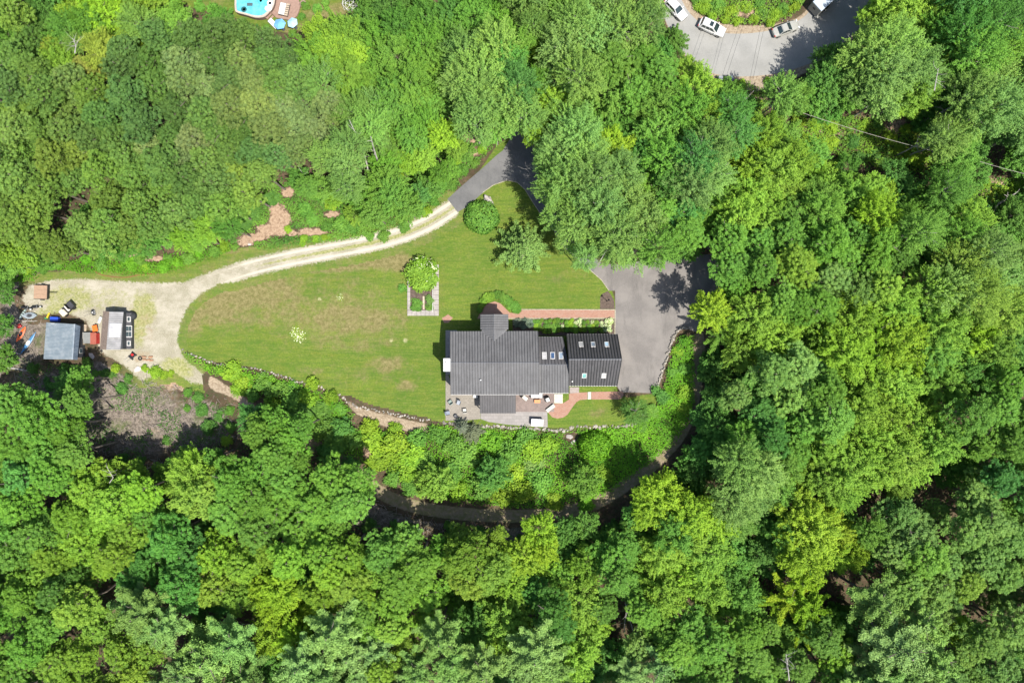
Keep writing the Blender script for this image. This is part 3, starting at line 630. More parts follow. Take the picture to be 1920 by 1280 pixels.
for k in (.08, .22, .80, .93):
    x = mx0+(mx1-mx0)*k; window(x, my1, 1.5, 1.0, 1.3, 1); window(x, my1, 4.1, 1.0, 1.1, 1)
for k in (.2, .78):
    y = my0+(my1-my0)*k; window(mx0, y, 1.5, 1.0, 1.3, -2); window(mx0, y, 4.1, .9, 1.1, -2)
# entrance wing (ridge along y)
wyi = HZ(0, 286, 5.45).y
rn, rs = Vector((wxm, wyb, 6.22)), apex+Vector((0, -.05, .12))
for sgn, xe in ((-1, wx0), (1, wx1)):
    e0, e1 = Vector((xe, wyb, 5.45)), Vector((xe, wyi, 5.45))
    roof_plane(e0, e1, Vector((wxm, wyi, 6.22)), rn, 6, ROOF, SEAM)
    # valley piece running up onto the main slope
    xi = wxm+sgn*(wx1-wx0)/2*0.86; zi = 5.45+(6.22-5.45)*0.14
    vst = Vector((xi, A0.y, ZE+.03)); a = Vector((xi, wyi, zi)); b = Vector((wxm, wyi, 6.22))
    MB(h0).slab([a, vst, rs, b], .10).build('valley_roof', ROOF, house)
    s = MB(h0)
    for k in range(1, 6):
        y = wyi+(rs.y-wyi)*k/6; f = 1-max(0, (A0.y-y)/(A0.y-rs.y)); zr_ = 6.22+(rs.z-6.22)*k/6
        s.beam(Vector((wxm, y, zr_)), Vector((wxm+(xi-wxm)*f, y, zr_+(zi-6.22)*f + (0.02))), .055, .05)
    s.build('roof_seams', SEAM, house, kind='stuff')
ridge_cap(rn, rs, w_=.22)
mb = MB(h0)
wv = [Vector((wx0+.3, y, z)) for y in (wyb-.3,) for z in (0,)]
prof = [(wx0+.3, 0), (wx1-.3, 0), (wx1-.3, 5.25), (wxm, 5.95), (wx0+.3, 5.25)]
vs = [Vector((x, wyb-.3, z)) for x, z in prof] + [Vector((x, my1-.05, z)) for x, z in prof]
mb.add(vs, [tuple(range(5)), tuple(reversed(range(5, 10)))] + [(i, (i+1) % 5, 5+(i+1) % 5, 5+i) for i in range(5)]).build('entrance_wing_wall', SIDING, house)
d = MB(h0).box((wxm, wyb-.27, 1.1), (1.0, .08, 2.1)).build('door', M('dark_red_door', (.20, .03, .03)), house); MB(h0).box((wxm+.38, wyb-.2, 1.05), (.05, .08, .12)).build('handle', GREYM, d)
window(wxm, wyb-.3, 3.9, 1.2, 1.2, 1)
# connector
CE, CR = 4.6, 6.2
c0, c1, c2, c3 = HZ(774, 340, CE), HZ(941, 340, CE), HZ(981, 530, CR), HZ(777, 530, CR); d1, d0 = HZ(983, 726, CE), HZ(777, 726, CE)
roof_plane(c0, c1, c2, c3, 9, ROOF_G, SEAM_G_SHADE); roof_plane(d0, d1, c2, c3, 11, ROOF, SEAM); ridge_cap(c3, c2)
gutter(c0, c1, M('dark_gutter', (.12, .12, .12))); gutter(d0, d1)
block(c0.x-.3, c1.x, d0.y, c0.y, CE, CR, c3.y)
# garage
GE, GR = 3.8, 8.0
g0, g1, g2, g3 = HZ(970, 321, GE), HZ(1320, 320, GE), HZ(1350, 492, GR), HZ(985, 493, GR); k1, k0 = HZ(1318, 676, GE), HZ(986, 676, GE)
g3.z = GR; roof_plane(g0, g1, g2, g3, 18, ROOF_G, SEAM_G_SHADE, seam_w=.12, seam_h=.09); roof_plane(k0, k1, g2, g3, 18, ROOF_G, SEAM_G_SHADE, seam_w=.11); ridge_cap(g3, g2)
gutter(k0, k1); gutter(g0, g1, M('dark_gutter', (.12, .12, .12)))
gx0, gx1, gy0, gy1 = block(g0.x, g1.x, k0.y, g0.y, GE, GR, g2.y)
for k in (.28, .72):
    y = gy0+(gy1-gy0)*k; dr = MB(h0)
    dr.box((gx1+.03, y, 1.15), (.06, 2.6, 2.3)); o = dr.build('garage_door', TRIM, house)
    p_ = MB(h0)
    for j in range(4): p_.box((gx1+.07, y, .35+j*.55), (.03, 2.4, .42))
    p_.build('door_panel', WHITE, o)
window(gx1, (gy0+gy1)/2, 5.3, 1.2, 1.2, 2)
for k in (.5, .8): window(gx0+(gx1-gx0)*k, gy0, 1.5, 1.0, 1.1, -1)
def on_plane(X, Y, a, b, c):
    n_ = (b-a).cross(c-a).normalized(); 
    if n_.z < 0: n_ = -n_
    cam_ = Vector((0, 0, CAM_H)); g = HZ(X, Y, 0); d_ = g-cam_; t = (a-cam_).dot(n_)/d_.dot(n_); return cam_+d_*t, n_
def put_sky(X, Y, a, b, c, w_, h_, gl):
    p, n_ = on_plane(X, Y, a, b, c); ex = Vector((1, 0, 0)); ex = (ex-n_*ex.dot(n_)).normalized(); ey = n_.cross(ex); skylight(p, ex, ey, n_, w_, h_, gl)
SK2 = mk_glass('skylight_glass_blue', (0.30, 0.42, 0.50), .1); SK3 = mk_glass('skylight_glass_green', (0.10, 0.24, 0.22), .1); SK4 = mk_glass('skylight_glass_grey', (.30, .29, .28), .3)
for X, g_ in ((1068, SK4), (1152, SKYG), (1246, SK2)): put_sky(X, 391, g0, g1, g2, .72, 1.12, g_)
for X, g_ in ((1091, SK3), (1226, SK4)): put_sky(X, 603, k0, k1, g2, .74, 1.12, g_)
SK5 = mk_glass('skylight_glass_dark', (.03, .06, .12), .08)
for X, g_ in ((815, SK4), (872, SK5), (930, SKYG)): put_sky(X, 468, c0, c1, c2, .74, 1.18, g_)
# porch roof
ph = 3.3; q0, q1, q2, q3 = HZ(371, 866, ph-.35), HZ(615, 866, ph-.35), HZ(615, 738, ph+.1), HZ(369, 738, ph+.1)
roof_plane(q0, q1, q2, q3, 14, ROOF_G, SEAM_G_SHADE, name='porch_roof')
mb = MB(h0)
for f in (.04, .5, .96):
    p = q0.lerp(q1, f); mb = MB(h0); mb.box((p.x, p.y+.12, (ph-.4)/2), (.14, .14, ph-.45)); mb.build('porch_post', TRIM, house)
# chimney on the west gable, with crown, flue
cc = HZ(139, 531, 7.0); MB(h0).box((cc.x, cc.y, 3.45), (1.0, 2.0, 6.9)).build('chimney', SIDING, house)
ch = [o for o in house.children if o.name.startswith('chimney')][0]
MB(h0).bevbox((cc.x, cc.y, 6.98), (1.12, 2.12, .16), .05).build('chimney_cap', WHITE, ch)
MB(h0).tube((cc.x, cc.y+.35, 7.05), (cc.x, cc.y+.35, 7.4), .2, .18, 12).build('flue', M('cream_flue', (.55, .50, .42)), ch)
MB(h0).bevbox((cc.x, cc.y-.35, 7.12), (.7, .8, .14), .03).build('flue_cover', CREAM, ch)
for X, Y, a, b, c in ((375, 635, B0, B1, A2), (1007, 645, k0, k1, g2)):
    p, n_ = on_plane(X, Y, a, b, c); v_ = MB(h0).tube(p-Vector((0, 0, .1)), p+Vector((0, 0, .4)), .07, .07, 8); v_.tube(p+Vector((0, 0, .42)), p+Vector((0, 0, .46)), .11, .11, 8); v_.build('vent_pipe', WHITE, house)
# wall boxes / fascia strip seen at the porch corner
bpy.context.view_layer.update()
# ------------------------------------------------------------------ things round the house
def part(mb, name, m, parent, **k): return mb.build(name, m, parent, **k)
def patio_chair(name, label, p, rz, frame, seatm, group=None, s=1.0):
    t = thing(name, label, 'chair', p, rz, group)
    for sx in (-1, 1):
        for sy in (-1, 1): part(MB().tube((sx*.27*s, sy*.25*s, 0), (sx*.25*s, sy*.22*s, .42), .018, n=6), 'leg', frame, t)
        part(MB().box((sx*.29*s, 0, .62), (.06, .52*s, .03)).tube((sx*.29*s, .22*s, .42), (sx*.29*s, .22*s, .62), .015, n=5), 'armrest', frame, t)
    part(MB().bevbox((0, .02, .43), (.54*s, .52*s, .08), .03), 'seat', seatm, t)
    part(MB().box((0, -.30*s, .72), (.54*s, .07, .58), rx=R(14)), 'backrest', seatm, t)
    return t
FR = M('black_chair_frame', (.02, .02, .022), .4)
for X, Y, a, lab, sm in ((165, 787, 35, 'green grey patio chair, upper left of the ring of patio chairs', M('sage_fabric', (.20, .25, .22), .9)), (222, 792, 160, 'dark framed patio chair beside the green grey one', GREYC), (265, 845, 5, 'patio chair with pale seat nearest the porch roof', CREAM), (148, 862, -80, 'grey blue patio chair at the lower left patio corner', M('slate_fabric', (.20, .23, .28), .9))):
    q = HZ(X, Y, .06); patio_chair('patio_chair', lab, (q.x, q.y, .05), R(a), FR, sm, 'chairs on the stone patio', 1.15)
q = HZ(202, 887, .3); t = thing('fire_pit', 'small dark round fire pit beside the lower patio chairs', 'fire pit', (q.x, q.y, .05))
part(MB().lathe((0, 0, 0), [(.30, .2), (.36, .42), (.33, .42), (.26, .25), (.0, .22)], 16), 'bowl', DARK, t)
for i in range(3): part(MB().tube((math.cos(i*2.1)*.28, math.sin(i*2.1)*.28, 0), (math.cos(i*2.1)*.2, math.sin(i*2.1)*.2, .3), .02, n=5), 'leg', DARK, t)
q = HZ(338, 748, .9); t = thing('grill', 'white box grill standing under the eave beside the porch roof', 'grill', (q.x, q.y, .05))
part(MB().box((0, 0, .45), (.62, .5, .8)), 'cabinet', DARK, t); part(MB().bevbox((0, 0, .98), (.8, .52, .24), .08), 'lid', WHITE, t)
# deck furniture
q = HZ(678, 758, .4); t = thing('deck_lounge_chair', 'cream cushioned lounge chair angled beside the porch roof on the deck', 'lounge chair', (q.x, q.y, .15), R(-38))
part(MB().box((0, 0, .2), (1.25, .72, .08)), 'frame', BLACK, t); part(MB().bevbox((.1, 0, .33), (.95, .64, .16), .05), 'seat_cushion', CREAM, t); part(MB().box((-.52, 0, .52), (.2, .68, .5), ry=R(-18)), 'backrest', BLACK, t)
for sx in (-1, 1):
    for sy in (-1, 1): part(MB().box((sx*.55, sy*.3, .08), (.06, .06, .16)), 'leg', BLACK, t)
q = HZ(762, 745, .5); t = thing('sofa', 'long white cushioned sofa against the house under the eave', 'sofa', (q.x, q.y, .15))
part(MB().box((0, .1, .2), (2.1, .85, .2)), 'frame', BLACK, t)
for i in (-1, 0, 1): part(MB().bevbox((i*.66, -.02, .38), (.64, .66, .16), .05), 'seat_cushion', WHITE, t); part(MB().bevbox((i*.66, .40, .62), (.64, .18, .42), .05), 'back_cushion', WHITE, t)
for sx in (-1, 1): part(MB().box((sx*1.02, .05, .42), (.1, .8, .3)), 'armrest', BLACK, t)
q = HZ(766, 783, .5); t = thing('coffee_table', 'small orange wooden coffee table in the middle of the deck', 'table', (q.x, q.y, .15))
part(MB().box((0, 0, .42), (1.0, .58, .05)), 'tabletop', M('orange_wood', (.50, .20, .07), .5), t)
for sx in (-1, 1):
    for sy in (-1, 1): part(MB().box((sx*.42, sy*.22, .2), (.06, .06, .4)), 'leg', WOOD, t)
q = HZ(837, 770, .5); t = thing('deck_armchair', 'black framed armchair with white cushions turned toward the orange table', 'armchair', (q.x, q.y, .15), R(22))
part(MB().box((0, 0, .22), (.85, .8, .1)), 'frame', BLACK, t); part(MB().bevbox((0, -.05, .36), (.6, .66, .16), .05), 'seat_cushion', WHITE, t); part(MB().bevbox((0, .36, .62), (.7, .14, .5), .05), 'backrest', BLACK, t)
for sx in (-1, 1): part(MB().box((sx*.40, 0, .5), (.1, .75, .06)), 'armrest', BLACK, t); part(MB().box((sx*.38, 0, .1), (.06, .7, .2)), 'leg', BLACK, t)
q = HZ(858, 831, .5); t = thing('bench', 'pale slatted bench set diagonally at the lower right deck corner', 'bench', (q.x, q.y, .12), R(38))
for i in range(4): part(MB().box((0, -.22+i*.15, .44), (1.65, .13, .04)), 'slat', M('pale_bench_wood', (.42, .43, .38), .8), t)
for sx in (-1, 1): part(MB().box((sx*.7, 0, .21), (.08, .5, .42)), 'leg', WOODG, t)
q = HZ(765, 930, .9); t = thing('hot_tub', 'white covered hot tub cabinet on the terrace edge', 'hot tub', (q.x, q.y, .05), R(-3))
part(MB().bevbox((0, 0, .42), (2.0, 1.18, .84), .06), 'cabinet', M('dark_tub_cabinet', (.05, .045, .04), .6), t); part(MB().bevbox((0, 0, .93), (2.06, 1.24, .16), .07), 'cover', M('bright_white_cover', (.62, .62, .60), .5, var=.05), t)
part(MB().box((0, .64, .75), (2.0, .05, .1)), 'cover_lift_bar', DARK, t)
# lamp post in the mulch corner
q = HZ(1247, 88, 0); t = thing('lamp_post', 'black lamp post with white globe in the dark mulch corner by the drive', 'lamp post', (q.x, q.y, .03))
part(MB().tube((0, 0, 0), (0, 0, 2.1), .05, .04, 8), 'post', BLACK, t); part(MB().lathe((0, 0, 0), [(.12, 0), (.12, .08), (.05, .15)], 10), 'base', BLACK, t)
part(MB().lathe((0, 0, 2.1), [(.06, 0), (.13, .08), (.15, .2), (.11, .32)], 10), 'globe', WHITE, t); part(MB().lathe((0, 0, 2.42), [(.17, 0), (.05, .12), (0, .16)], 10), 'cap', BLACK, t)
# air unit / step box under the north walk
# boulder on the lawn
rnd = random.Random(9); bm = bmesh.new(); bmesh.ops.create_icosphere(bm, subdivisions=3, radius=1)
for v in bm.verts:
    n = 1+.18*math.sin(v.co.x*4+1)+.14*math.sin(v.co.y*5+v.co.z*4); v.co *= n; v.co.x *= .85; v.co.y *= 1.0; v.co.z *= .7
    v.co += v.normal*rnd.uniform(-.03, .03)
me = bpy.data.meshes.new('boulder'); bm.to_mesh(me); bm.free(); me.materials.append(BOULD)
q = P(915, 375, .4); o = bpy.data.objects.new('boulder', me); link(o); o.location = (q.x, q.y, .3); o.scale = (.85, 1.0, .9); o.rotation_euler = (0, 0, .7); tag(o, 'large pale pink grey boulder on the lawn above the round bush', 'boulder')
for px, py, s, lab in ((247, 908, .01, None), (172, 667, .9, 'grey boulder on the brushy ground just below the big blue shed'), (258, 692, 1.0, 'flat pale rock slab at the bottom of the gravel yard'), (468, 458, .5, 'small white rock at the edge of the reddish bare strip'), (1068, 818, .9, 'pale rock outcrop on the slope below the small lawn'), (1075, 828, .7, 'lower pale rock of the outcrop on the slope'), (583, 55, .45, 'white rock beside the path below the pool yard'), (745, 975, .45, 'lone pale stone beside the dark lower track'), (963, 947, .3, 'small pale stone at the middle of the lower track')):
    if not lab: continue
    q = P(px, py); o = bpy.data.objects.new('rock', ROCKS[int(px) % 7].copy()); o.data.materials[0] = BOULD; link(o); o.location = (q.x, q.y, q.z+.1*s); o.scale = (s*1.3, s, s*.5); o.rotation_euler = (0, 0, px); tag(o, lab, 'rock')
# raised garden bed: paved frame with timber kerbs
bx0, bx1, by0, by1 = P(764, 0).x, P(823, 0).x, P(0, 592).y, P(0, 496).y
t = thing('raised_garden_bed', 'stone framed raised garden bed on the lawn left of the house', 'garden bed', ((bx0+bx1)/2, by0, 0))
g_ = MB(((bx0+bx1)/2, by0, 0)); PV = mk_pavers('bed_stone', (.26, .24, .215), (.33, .30, .27), .6)
part(MB(g_.o).box(((bx0+bx1)/2, (by0+by1)/2, .06), (bx1-bx0-.5, by1-by0-.3, .12)), 'soil', MULCH, t)
def slabs(x0, x1, y0, y1, nx, ny):
    for i in range(nx):
        for j in range(ny):
            w_ = (x1-x0)/nx; h_ = (y1-y0)/ny; part(MB(g_.o).box((x0+w_*(i+.5), y0+h_*(j+.5), .12+rnd.uniform(-.01, .01)), (w_*.96, h_*.96, .26)), 'kerb_stone', PV, t)
slabs(bx0, bx1, by0, by0+.95, 7, 1); slabs(bx1-1.0, bx1, by0+.97, by1, 1, 9); slabs(bx0, bx0+.5, by0+.97, by1, 1, 10)
part(MB(g_.o).box(((bx0+bx1)/2+.1, by0+2.2, .18), (.3, 2.3, .14)), 'divider_board', WOOD, t)
part(MB(g_.o).box((bx1-1.05, (by0+by1)/2, .24), (.08, by1-by0-1.2, .16)), 'inner_board', TRIM, t)
# hose along the woodland edge
hp_ = [P(a, b, up=.04) for a, b in smooth_poly([(172, 504), (185, 513), (205, 518), (235, 520), (262, 515), (290, 513)], 5, False)]
tag(MB().path(hp_, .06, n=5).build('garden_hose', M('rust_red_hose', (.22, .07, .04), .6), None), 'rusty red hose lying along the weeds above the gravel yard', 'hose')

# ------------------------------------------------------------------ sheds and yard
def corr_slab(a, b, c, d, n, m, name, parent, o0, t_=.05):
    """corrugated sheet a-b (low edge) d-c (high edge) with ribs running a->d"""
    mb = MB(o0); N = n*2; up = (b-a).cross(d-a).normalized(); up = up if up.z > 0 else -up; vs = []
    for i in range(N+1):
        f = i/N; lo = a.lerp(b, f); hi = d.lerp(c, f); k = .075 if i % 2 else 0; vs += [lo+up*k, hi+up*k]
    base = len(vs); vs += [p-up*t_ for p in vs]; fs = []
    for i in range(N):
        fs.append((2*i, 2*i+2, 2*i+3, 2*i+1)); fs.append((base+2*i+1, base+2*i+3, base+2*i+2, base+2*i))
    fs += [(0, 1, base+1, base), (2*N+1, 2*N, base+2*N, base+2*N+1)]
    mb.add(vs, fs); return mb.build(name, m, parent)
# big shed
z1, z2 = 2.2, 2.9
s0 = YZ(660, 800, 0); sh = thing('shed', 'big shed with pale blue corrugated roof, dark lower right strip of roof', 'shed', s0)
a, b, c, d = YZ(505, 605, z1), YZ(475, 1005, z1), YZ(790, 1012, z2), YZ(815, 625, z2)
corr_slab(a, b, c, d, 26, CORR_B, 'roof', sh, s0); e, f = YZ(875, 645, z2-.55), YZ(843, 1015, z2-.55)
corr_slab(f, e, d, c, 24, CORR_D, 'east_roof', sh, s0)
MB(s0).beam(d+Vector((0, 0, .02)), c+Vector((0, 0, .02)), .22, .06).build('ridge_cap', CORR_B, sh)
x0, x1, y1_, y0_ = a.x+.25, f.x-.2, a.y-.25, b.y+.25
mb = MB(s0).prism([(x0, y0_), (x1, y0_), (x1, y1_), (x0, y1_)], 0, 2.05); mb.build('wall', DARKW, sh)
wd_ = MB(s0).box((x1+.03, y0_+1.1, 1.2), (.06, .9, .8)).build('window', TRIM, sh); MB(s0).box((x1+.065, y0_+1.1, 1.2), (.03, .75, .65)).build('pane', GLASS, wd_)
MB(s0).box((x0+1.2, y1_+.03, 1.0), (1.0, .06, 1.9)).build('door', TRIM, sh)
for X0, Y0 in ((575, 618), (735, 628)):
    q = YZ(X0, Y0, z1+.35); MB(s0).box((q.x, q.y, q.z-.02), (.55, .06, .03)).build('roof_patch', WHITE, sh)
# small shed with windows and double doors on the east
s1 = YZ(1250, 700, 0); sh2 = thing('garden_shed', 'small shed with pale grey ribbed roof, white double doors and skylight windows', 'shed', s1)
zr = 2.9; zl = 2.0; ze_ = 2.45
r0, r1 = YZ(1193, 488, zr), YZ(1158, 905, zr); w0_, w1_ = YZ(1122, 482, zl), YZ(1088, 897, zl); e0, e1 = YZ(1347, 492, ze_), YZ(1312, 905, ze_)
MB(s1).slab([w0_, r0, r1, w1_], .08).build('west_roof', BROWNR, sh2)
corr_slab(e1, e0, r0, r1, 18, CORR_G, 'roof', sh2, s1)
dr0, dr1 = YZ(1195, 612, zr+.12), YZ(1183, 770, zr+.12); de0, de1 = YZ(1328, 615, ze_+.22), YZ(1312, 772, ze_+.22)
dm = MB(s1).slab([dr0, de0, de1, dr1], .1).build('dormer_roof', M('dormer_metal', (.33, .33, .335), .45, .3), sh2)
y1_, y0_ = e0.y-.1, e1.y+.1; x0, x1 = w0_.x+.15, e0.x-.28
mb = MB(s1); prof = [(x0, 0), (x1, 0), (x1, ze_-.12), (r0.x, zr-.12), (x0, zl-.05)]
vs = [Vector((x, y1_, z)) for x, z in prof]+[Vector((x, y0_, z)) for x, z in prof]; mb.add(vs, [tuple(range(5)), tuple(reversed(range(5, 10)))]+[(i, (i+1) % 5, 5+(i+1) % 5, 5+i) for i in range(5)]); mb.build('wall', DARKW, sh2)
lean = MB(s1).slab([Vector((x1, y1_, 1.15)), Vector((x1+.75, y1_, .95)), Vector((x1+.75, y0_, .95)), Vector((x1, y0_, 1.15))], .06).build('lean_roof', M('black_lean_roof', (.045, .045, .05), .8), sh2)
MB(s1).prism([(x1, y0_+.05), (x1+.7, y0_+.05), (x1+.7, y1_-.05), (x1, y1_-.05)], 0, .9).build('lean_wall', DARKW, sh2)
def lwin(Y, w_, h_, n=1):
    y = YZ(0, Y, 1.1).y; f = MB(s1)
    f.box((x1+.40, y, 1.10), (w_, h_, .12)); o = f.build('window', TRIM, sh2)
    for j in range(n):
        for i in range(2 if n > 1 else 1): MB(s1).box((x1+.40+(0 if n == 1 else (-.25+.5*i)*w_*.92), y+(0 if n == 1 else (-.25+.5*j)*h_*.92), 1.17), (w_*(.42 if n > 1 else .6), h_*(.40 if n > 1 else .7), .03)).build('pane', GLASS, o)
lwin(572, .62, .9); lwin(705, 1.05, 2.0, 2); lwin(835, .62, .85)
# trailer
q = YZ(455, 277, .5); t = thing('utility_trailer', 'plywood decked utility trailer with black rail parked by the woods', 'trailer', (q.x, q.y, 0), R(-2))
PLY = M('tan_plywood', (.29, .19, .125), .8, var=.12)
for i in range(3): part(MB().box((-.08, -.76+i*.77, .55), (2.45, .75, .04)), 'deck_board', PLY, t)
part(MB().box((1.18, 0, .72), (.08, 2.35, .35)), 'front_rail', BLACK, t)
for s_ in (-1, 1): part(MB().box((-.08, s_*1.17, .58), (2.5, .06, .1)), 'side_rail', BLACK, t); part(MB().lathe((0, s_*1.25, .33), [(.1, -.1), (.32, -.1), (.32, .1), (.1, .1)], 14, rx=R(90)), 'wheel', RUBBER, t)
part(MB().box((1.85, 0, .45), (1.3, .08, .08)), 'tongue', BLACK, t)
# utility cart
q = YZ(715, 465, .8); t = thing('utility_cart', 'cream utility cart with black cargo bed parked beside the trailer', 'utility cart', (q.x, q.y, 0), R(42))
CRP = M('cream_cart_paint', (.50, .44, .34), .5)
part(MB().bevbox((-.75, 0, .6), (1.0, 1.25, .5), .12), 'hood', CRP, t); part(MB().box((.1, 0, .4), (1.5, 1.2, .2)), 'chassis', BLACK, t)
part(MB().bevbox((.35, 0, .85), (.5, 1.15, .25), .06), 'seat', CREAM, t); part(MB().box((1.1, 0, .75), (1.0, 1.3, .3)), 'cargo_bed', BLACK, t); part(MB().box((1.1, 0, .91), (.84, 1.14, .03)), 'bed_liner', DARK, t)
part(MB().box((.68, 0, 1.25), (.07, 1.15, .7)), 'backrest', BLACK, t); part(MB().lathe((-.12, .3, 1.05), [(.17, -.02), (.2, 0), (.17, .02)], 12, rx=R(50)), 'steering_wheel', BLACK, t)
for sx in (-.75, 1.0):
    for sy in (-1, 1): part(MB().lathe((sx, sy*.6, .3), [(.08, -.12), (.3, -.12), (.3, .12), (.08, .12)], 14, rx=R(90)), 'wheel', RUBBER, t)
# tiller
q = YZ(1010, 500, .4); t = thing('tiller', 'black walk behind tiller on the gravel between the sheds', 'tiller', (q.x, q.y, 0), R(15))
part(MB().bevbox((0, 0, .45), (.5, .42, .3), .06), 'engine', DARK, t)
for s_ in (-1, 1): part(MB().lathe((0, s_*.38, .26), [(.06, -.07), (.26, -.07), (.26, .07), (.06, .07)], 12, rx=R(90)), 'wheel', RUBBER, t); part(MB().path([(-.1, s_*.14, .5), (-.9, s_*.26, .8), (-1.35, s_*.3, .85)], .022, n=5), 'handlebar', BLACK, t)
part(MB().bevbox((.1, .0, .66), (.22, .22, .14), .04), 'fuel_tank', WHITE, t); part(MB().lathe((.1, 0, .14), [(.04, -.35), (.22, -.35), (.22, .35), (.04, .35)], 8, rx=R(90)), 'tines', GREYM, t)
def simple(name, label, cat, X, Y, z=0.0, rz=0): q = YZ(X, Y, z+.3); return thing(name, label, cat, (q.x, q.y, z), R(rz))
t = simple('water_tank', 'white oblong water tank leaning by the small shed', 'tank', 1088, 580, 0, 70); part(MB().lathe((0, 0, .28), [(.0, -.62), (.2, -.58), (.26, -.4), (.26, .4), (.2, .58), (0, .62)], 14, rx=R(90), rz=R(90)), 'tank', WHITE, t); part(MB().tube((0, 0, .5), (0, 0, .6), .07), 'cap', BLUEP, t)
t = simple('wheelbarrow', 'orange wheelbarrow between the two sheds', 'wheelbarrow', 1045, 672, 0, 100); part(MB().box((0, 0, .5), (.85, .68, .3), taper=1.25), 'tray', ORANGE, t); part(MB().lathe((.62, 0, .2), [(.05, -.05), (.2, -.05), (.2, .05), (.05, .05)], 12, rx=R(90)), 'wheel', RUBBER, t)
for s_ in (-1, 1): part(MB().tube((.6, s_*.1, .22), (-1.0, s_*.3, .5), .025, n=5), 'handle', WOOD, t); part(MB().tube((-.3, s_*.25, .42), (-.35, s_*.27, 0), .02, n=5), 'leg', DARK, t)
t = simple('work_table', 'grey topped square work table between the sheds', 'table', 972, 775); part(MB().box((0, 0, .78), (1.45, 1.85, .05)), 'tabletop', M('grey_slate_top', (.17, .175, .17), .8), t)
for sx in (-1, 1):
    for sy in (-1, 1): part(MB().box((sx*.62, sy*.8, .38), (.08, .08, .76)), 'leg', WOODG, t)
t = simple('red_cabinet', 'rust red tool cabinet beside the grey work table', 'cabinet', 1045, 782); part(MB().box((0, 0, .5), (.95, 1.9, 1.0)), 'body', M('rust_red_paint', (.23, .055, .035), .7), t); part(MB().box((0, 0, 1.03), (1.0, 1.96, .06)), 'lid', M('rust_red_lid', (.26, .07, .045), .6), t); part(MB().box((.49, .45, .5), (.03, .85, .9)), 'door', REDP, t); part(MB().box((.49, -.45, .5), (.03, .85, .9)), 'door', REDP, t)
for i, (X, Y, z_, lab) in enumerate(((905, 665, .1, 'pale wooden pallet at the top of the row beside the big shed'), (893, 748, .5, 'weathered pallet box second from the top of the row by the shed'), (888, 812, .4, 'pale pallet third from the top of the row by the shed'), (878, 862, .35, 'brown pallet fourth from the top of the row by the shed'), (868, 975, .3, 'dark brown pallet at the bottom of the row beside the big shed'))):
    t = simple('pallet', lab, 'pallet', X, Y, 0, -4); t['group'] = 'pallets along the big shed'; m_ = (WOOD, WOODG, WOOD, M('brown_wood', (.14, .095, .07), .8), M('dark_brown_wood', (.10, .07, .055), .8))[i]
    for j in range(6): part(MB().box((0, -.48+j*.19, z_+.15), (1.0, .15, .03)), 'slat', m_, t)
    for s_ in (-1, 0, 1): part(MB().box((s_*.42, 0, (z_+.13)/2), (.09, 1.1, z_+.13)), 'runner', m_, t)
t = simple('blue_bin', 'bright blue storage bin against the top wall of the big shed', 'bin', 605, 572, 0, -3); part(MB().box((0, 0, .35), (1.25, .7, .7), taper=1.05), 'tub', BLUEP, t); part(MB().bevbox((0, 0, .74), (1.36, .78, .08), .03), 'lid', BLUEP, t)
t = simple('toy_slide', 'small yellow and green plastic play slide beside the blue bin', 'toy', 522, 532, 0, 80); part(MB().box((0, 0, .3), (1.0, .3, .06), ry=R(25)), 'slide', M('yellow_plastic', (.55, .42, .03), .4), t); part(MB().box((-.5, .15, .3), (.2, .3, .6)), 'ladder', M('green_plastic', (.03, .25, .10), .4), t)
def cycle(lab, X, Y, rz, s=1.0):
    t = simple('motorbike', lab, 'motorbike', X, Y, 0, rz)
    for sx in (-1, 1): part(MB().lathe((sx*.62*s, 0, .32), [(.16, -.08), (.32, -.08), (.32, .08), (.16, .08)], 14, rx=R(90)), 'wheel', RUBBER, t)
    part(MB().bevbox((0, 0, .55), (.7, .34, .4), .1), 'engine', DARK, t); part(MB().bevbox((.2, 0, .85), (.45, .34, .2), .08), 'fuel_tank', BLACK, t); part(MB().bevbox((-.35, 0, .84), (.6, .28, .1), .04), 'seat', BLACK, t)
    part(MB().tube((.55, -.4, 1.0), (.55, .4, 1.0), .025, n=6), 'handlebar', GREYM, t); part(MB().box((.85, 0, .6), (.3, .2, .06)), 'fender', WHITE, t)
cycle('black motorbike with pale fender, nearer the trailer', 395, 442, 5, 1.1); cycle('black motorbike half hidden under the trees at the yard corner', 292, 450, -15)
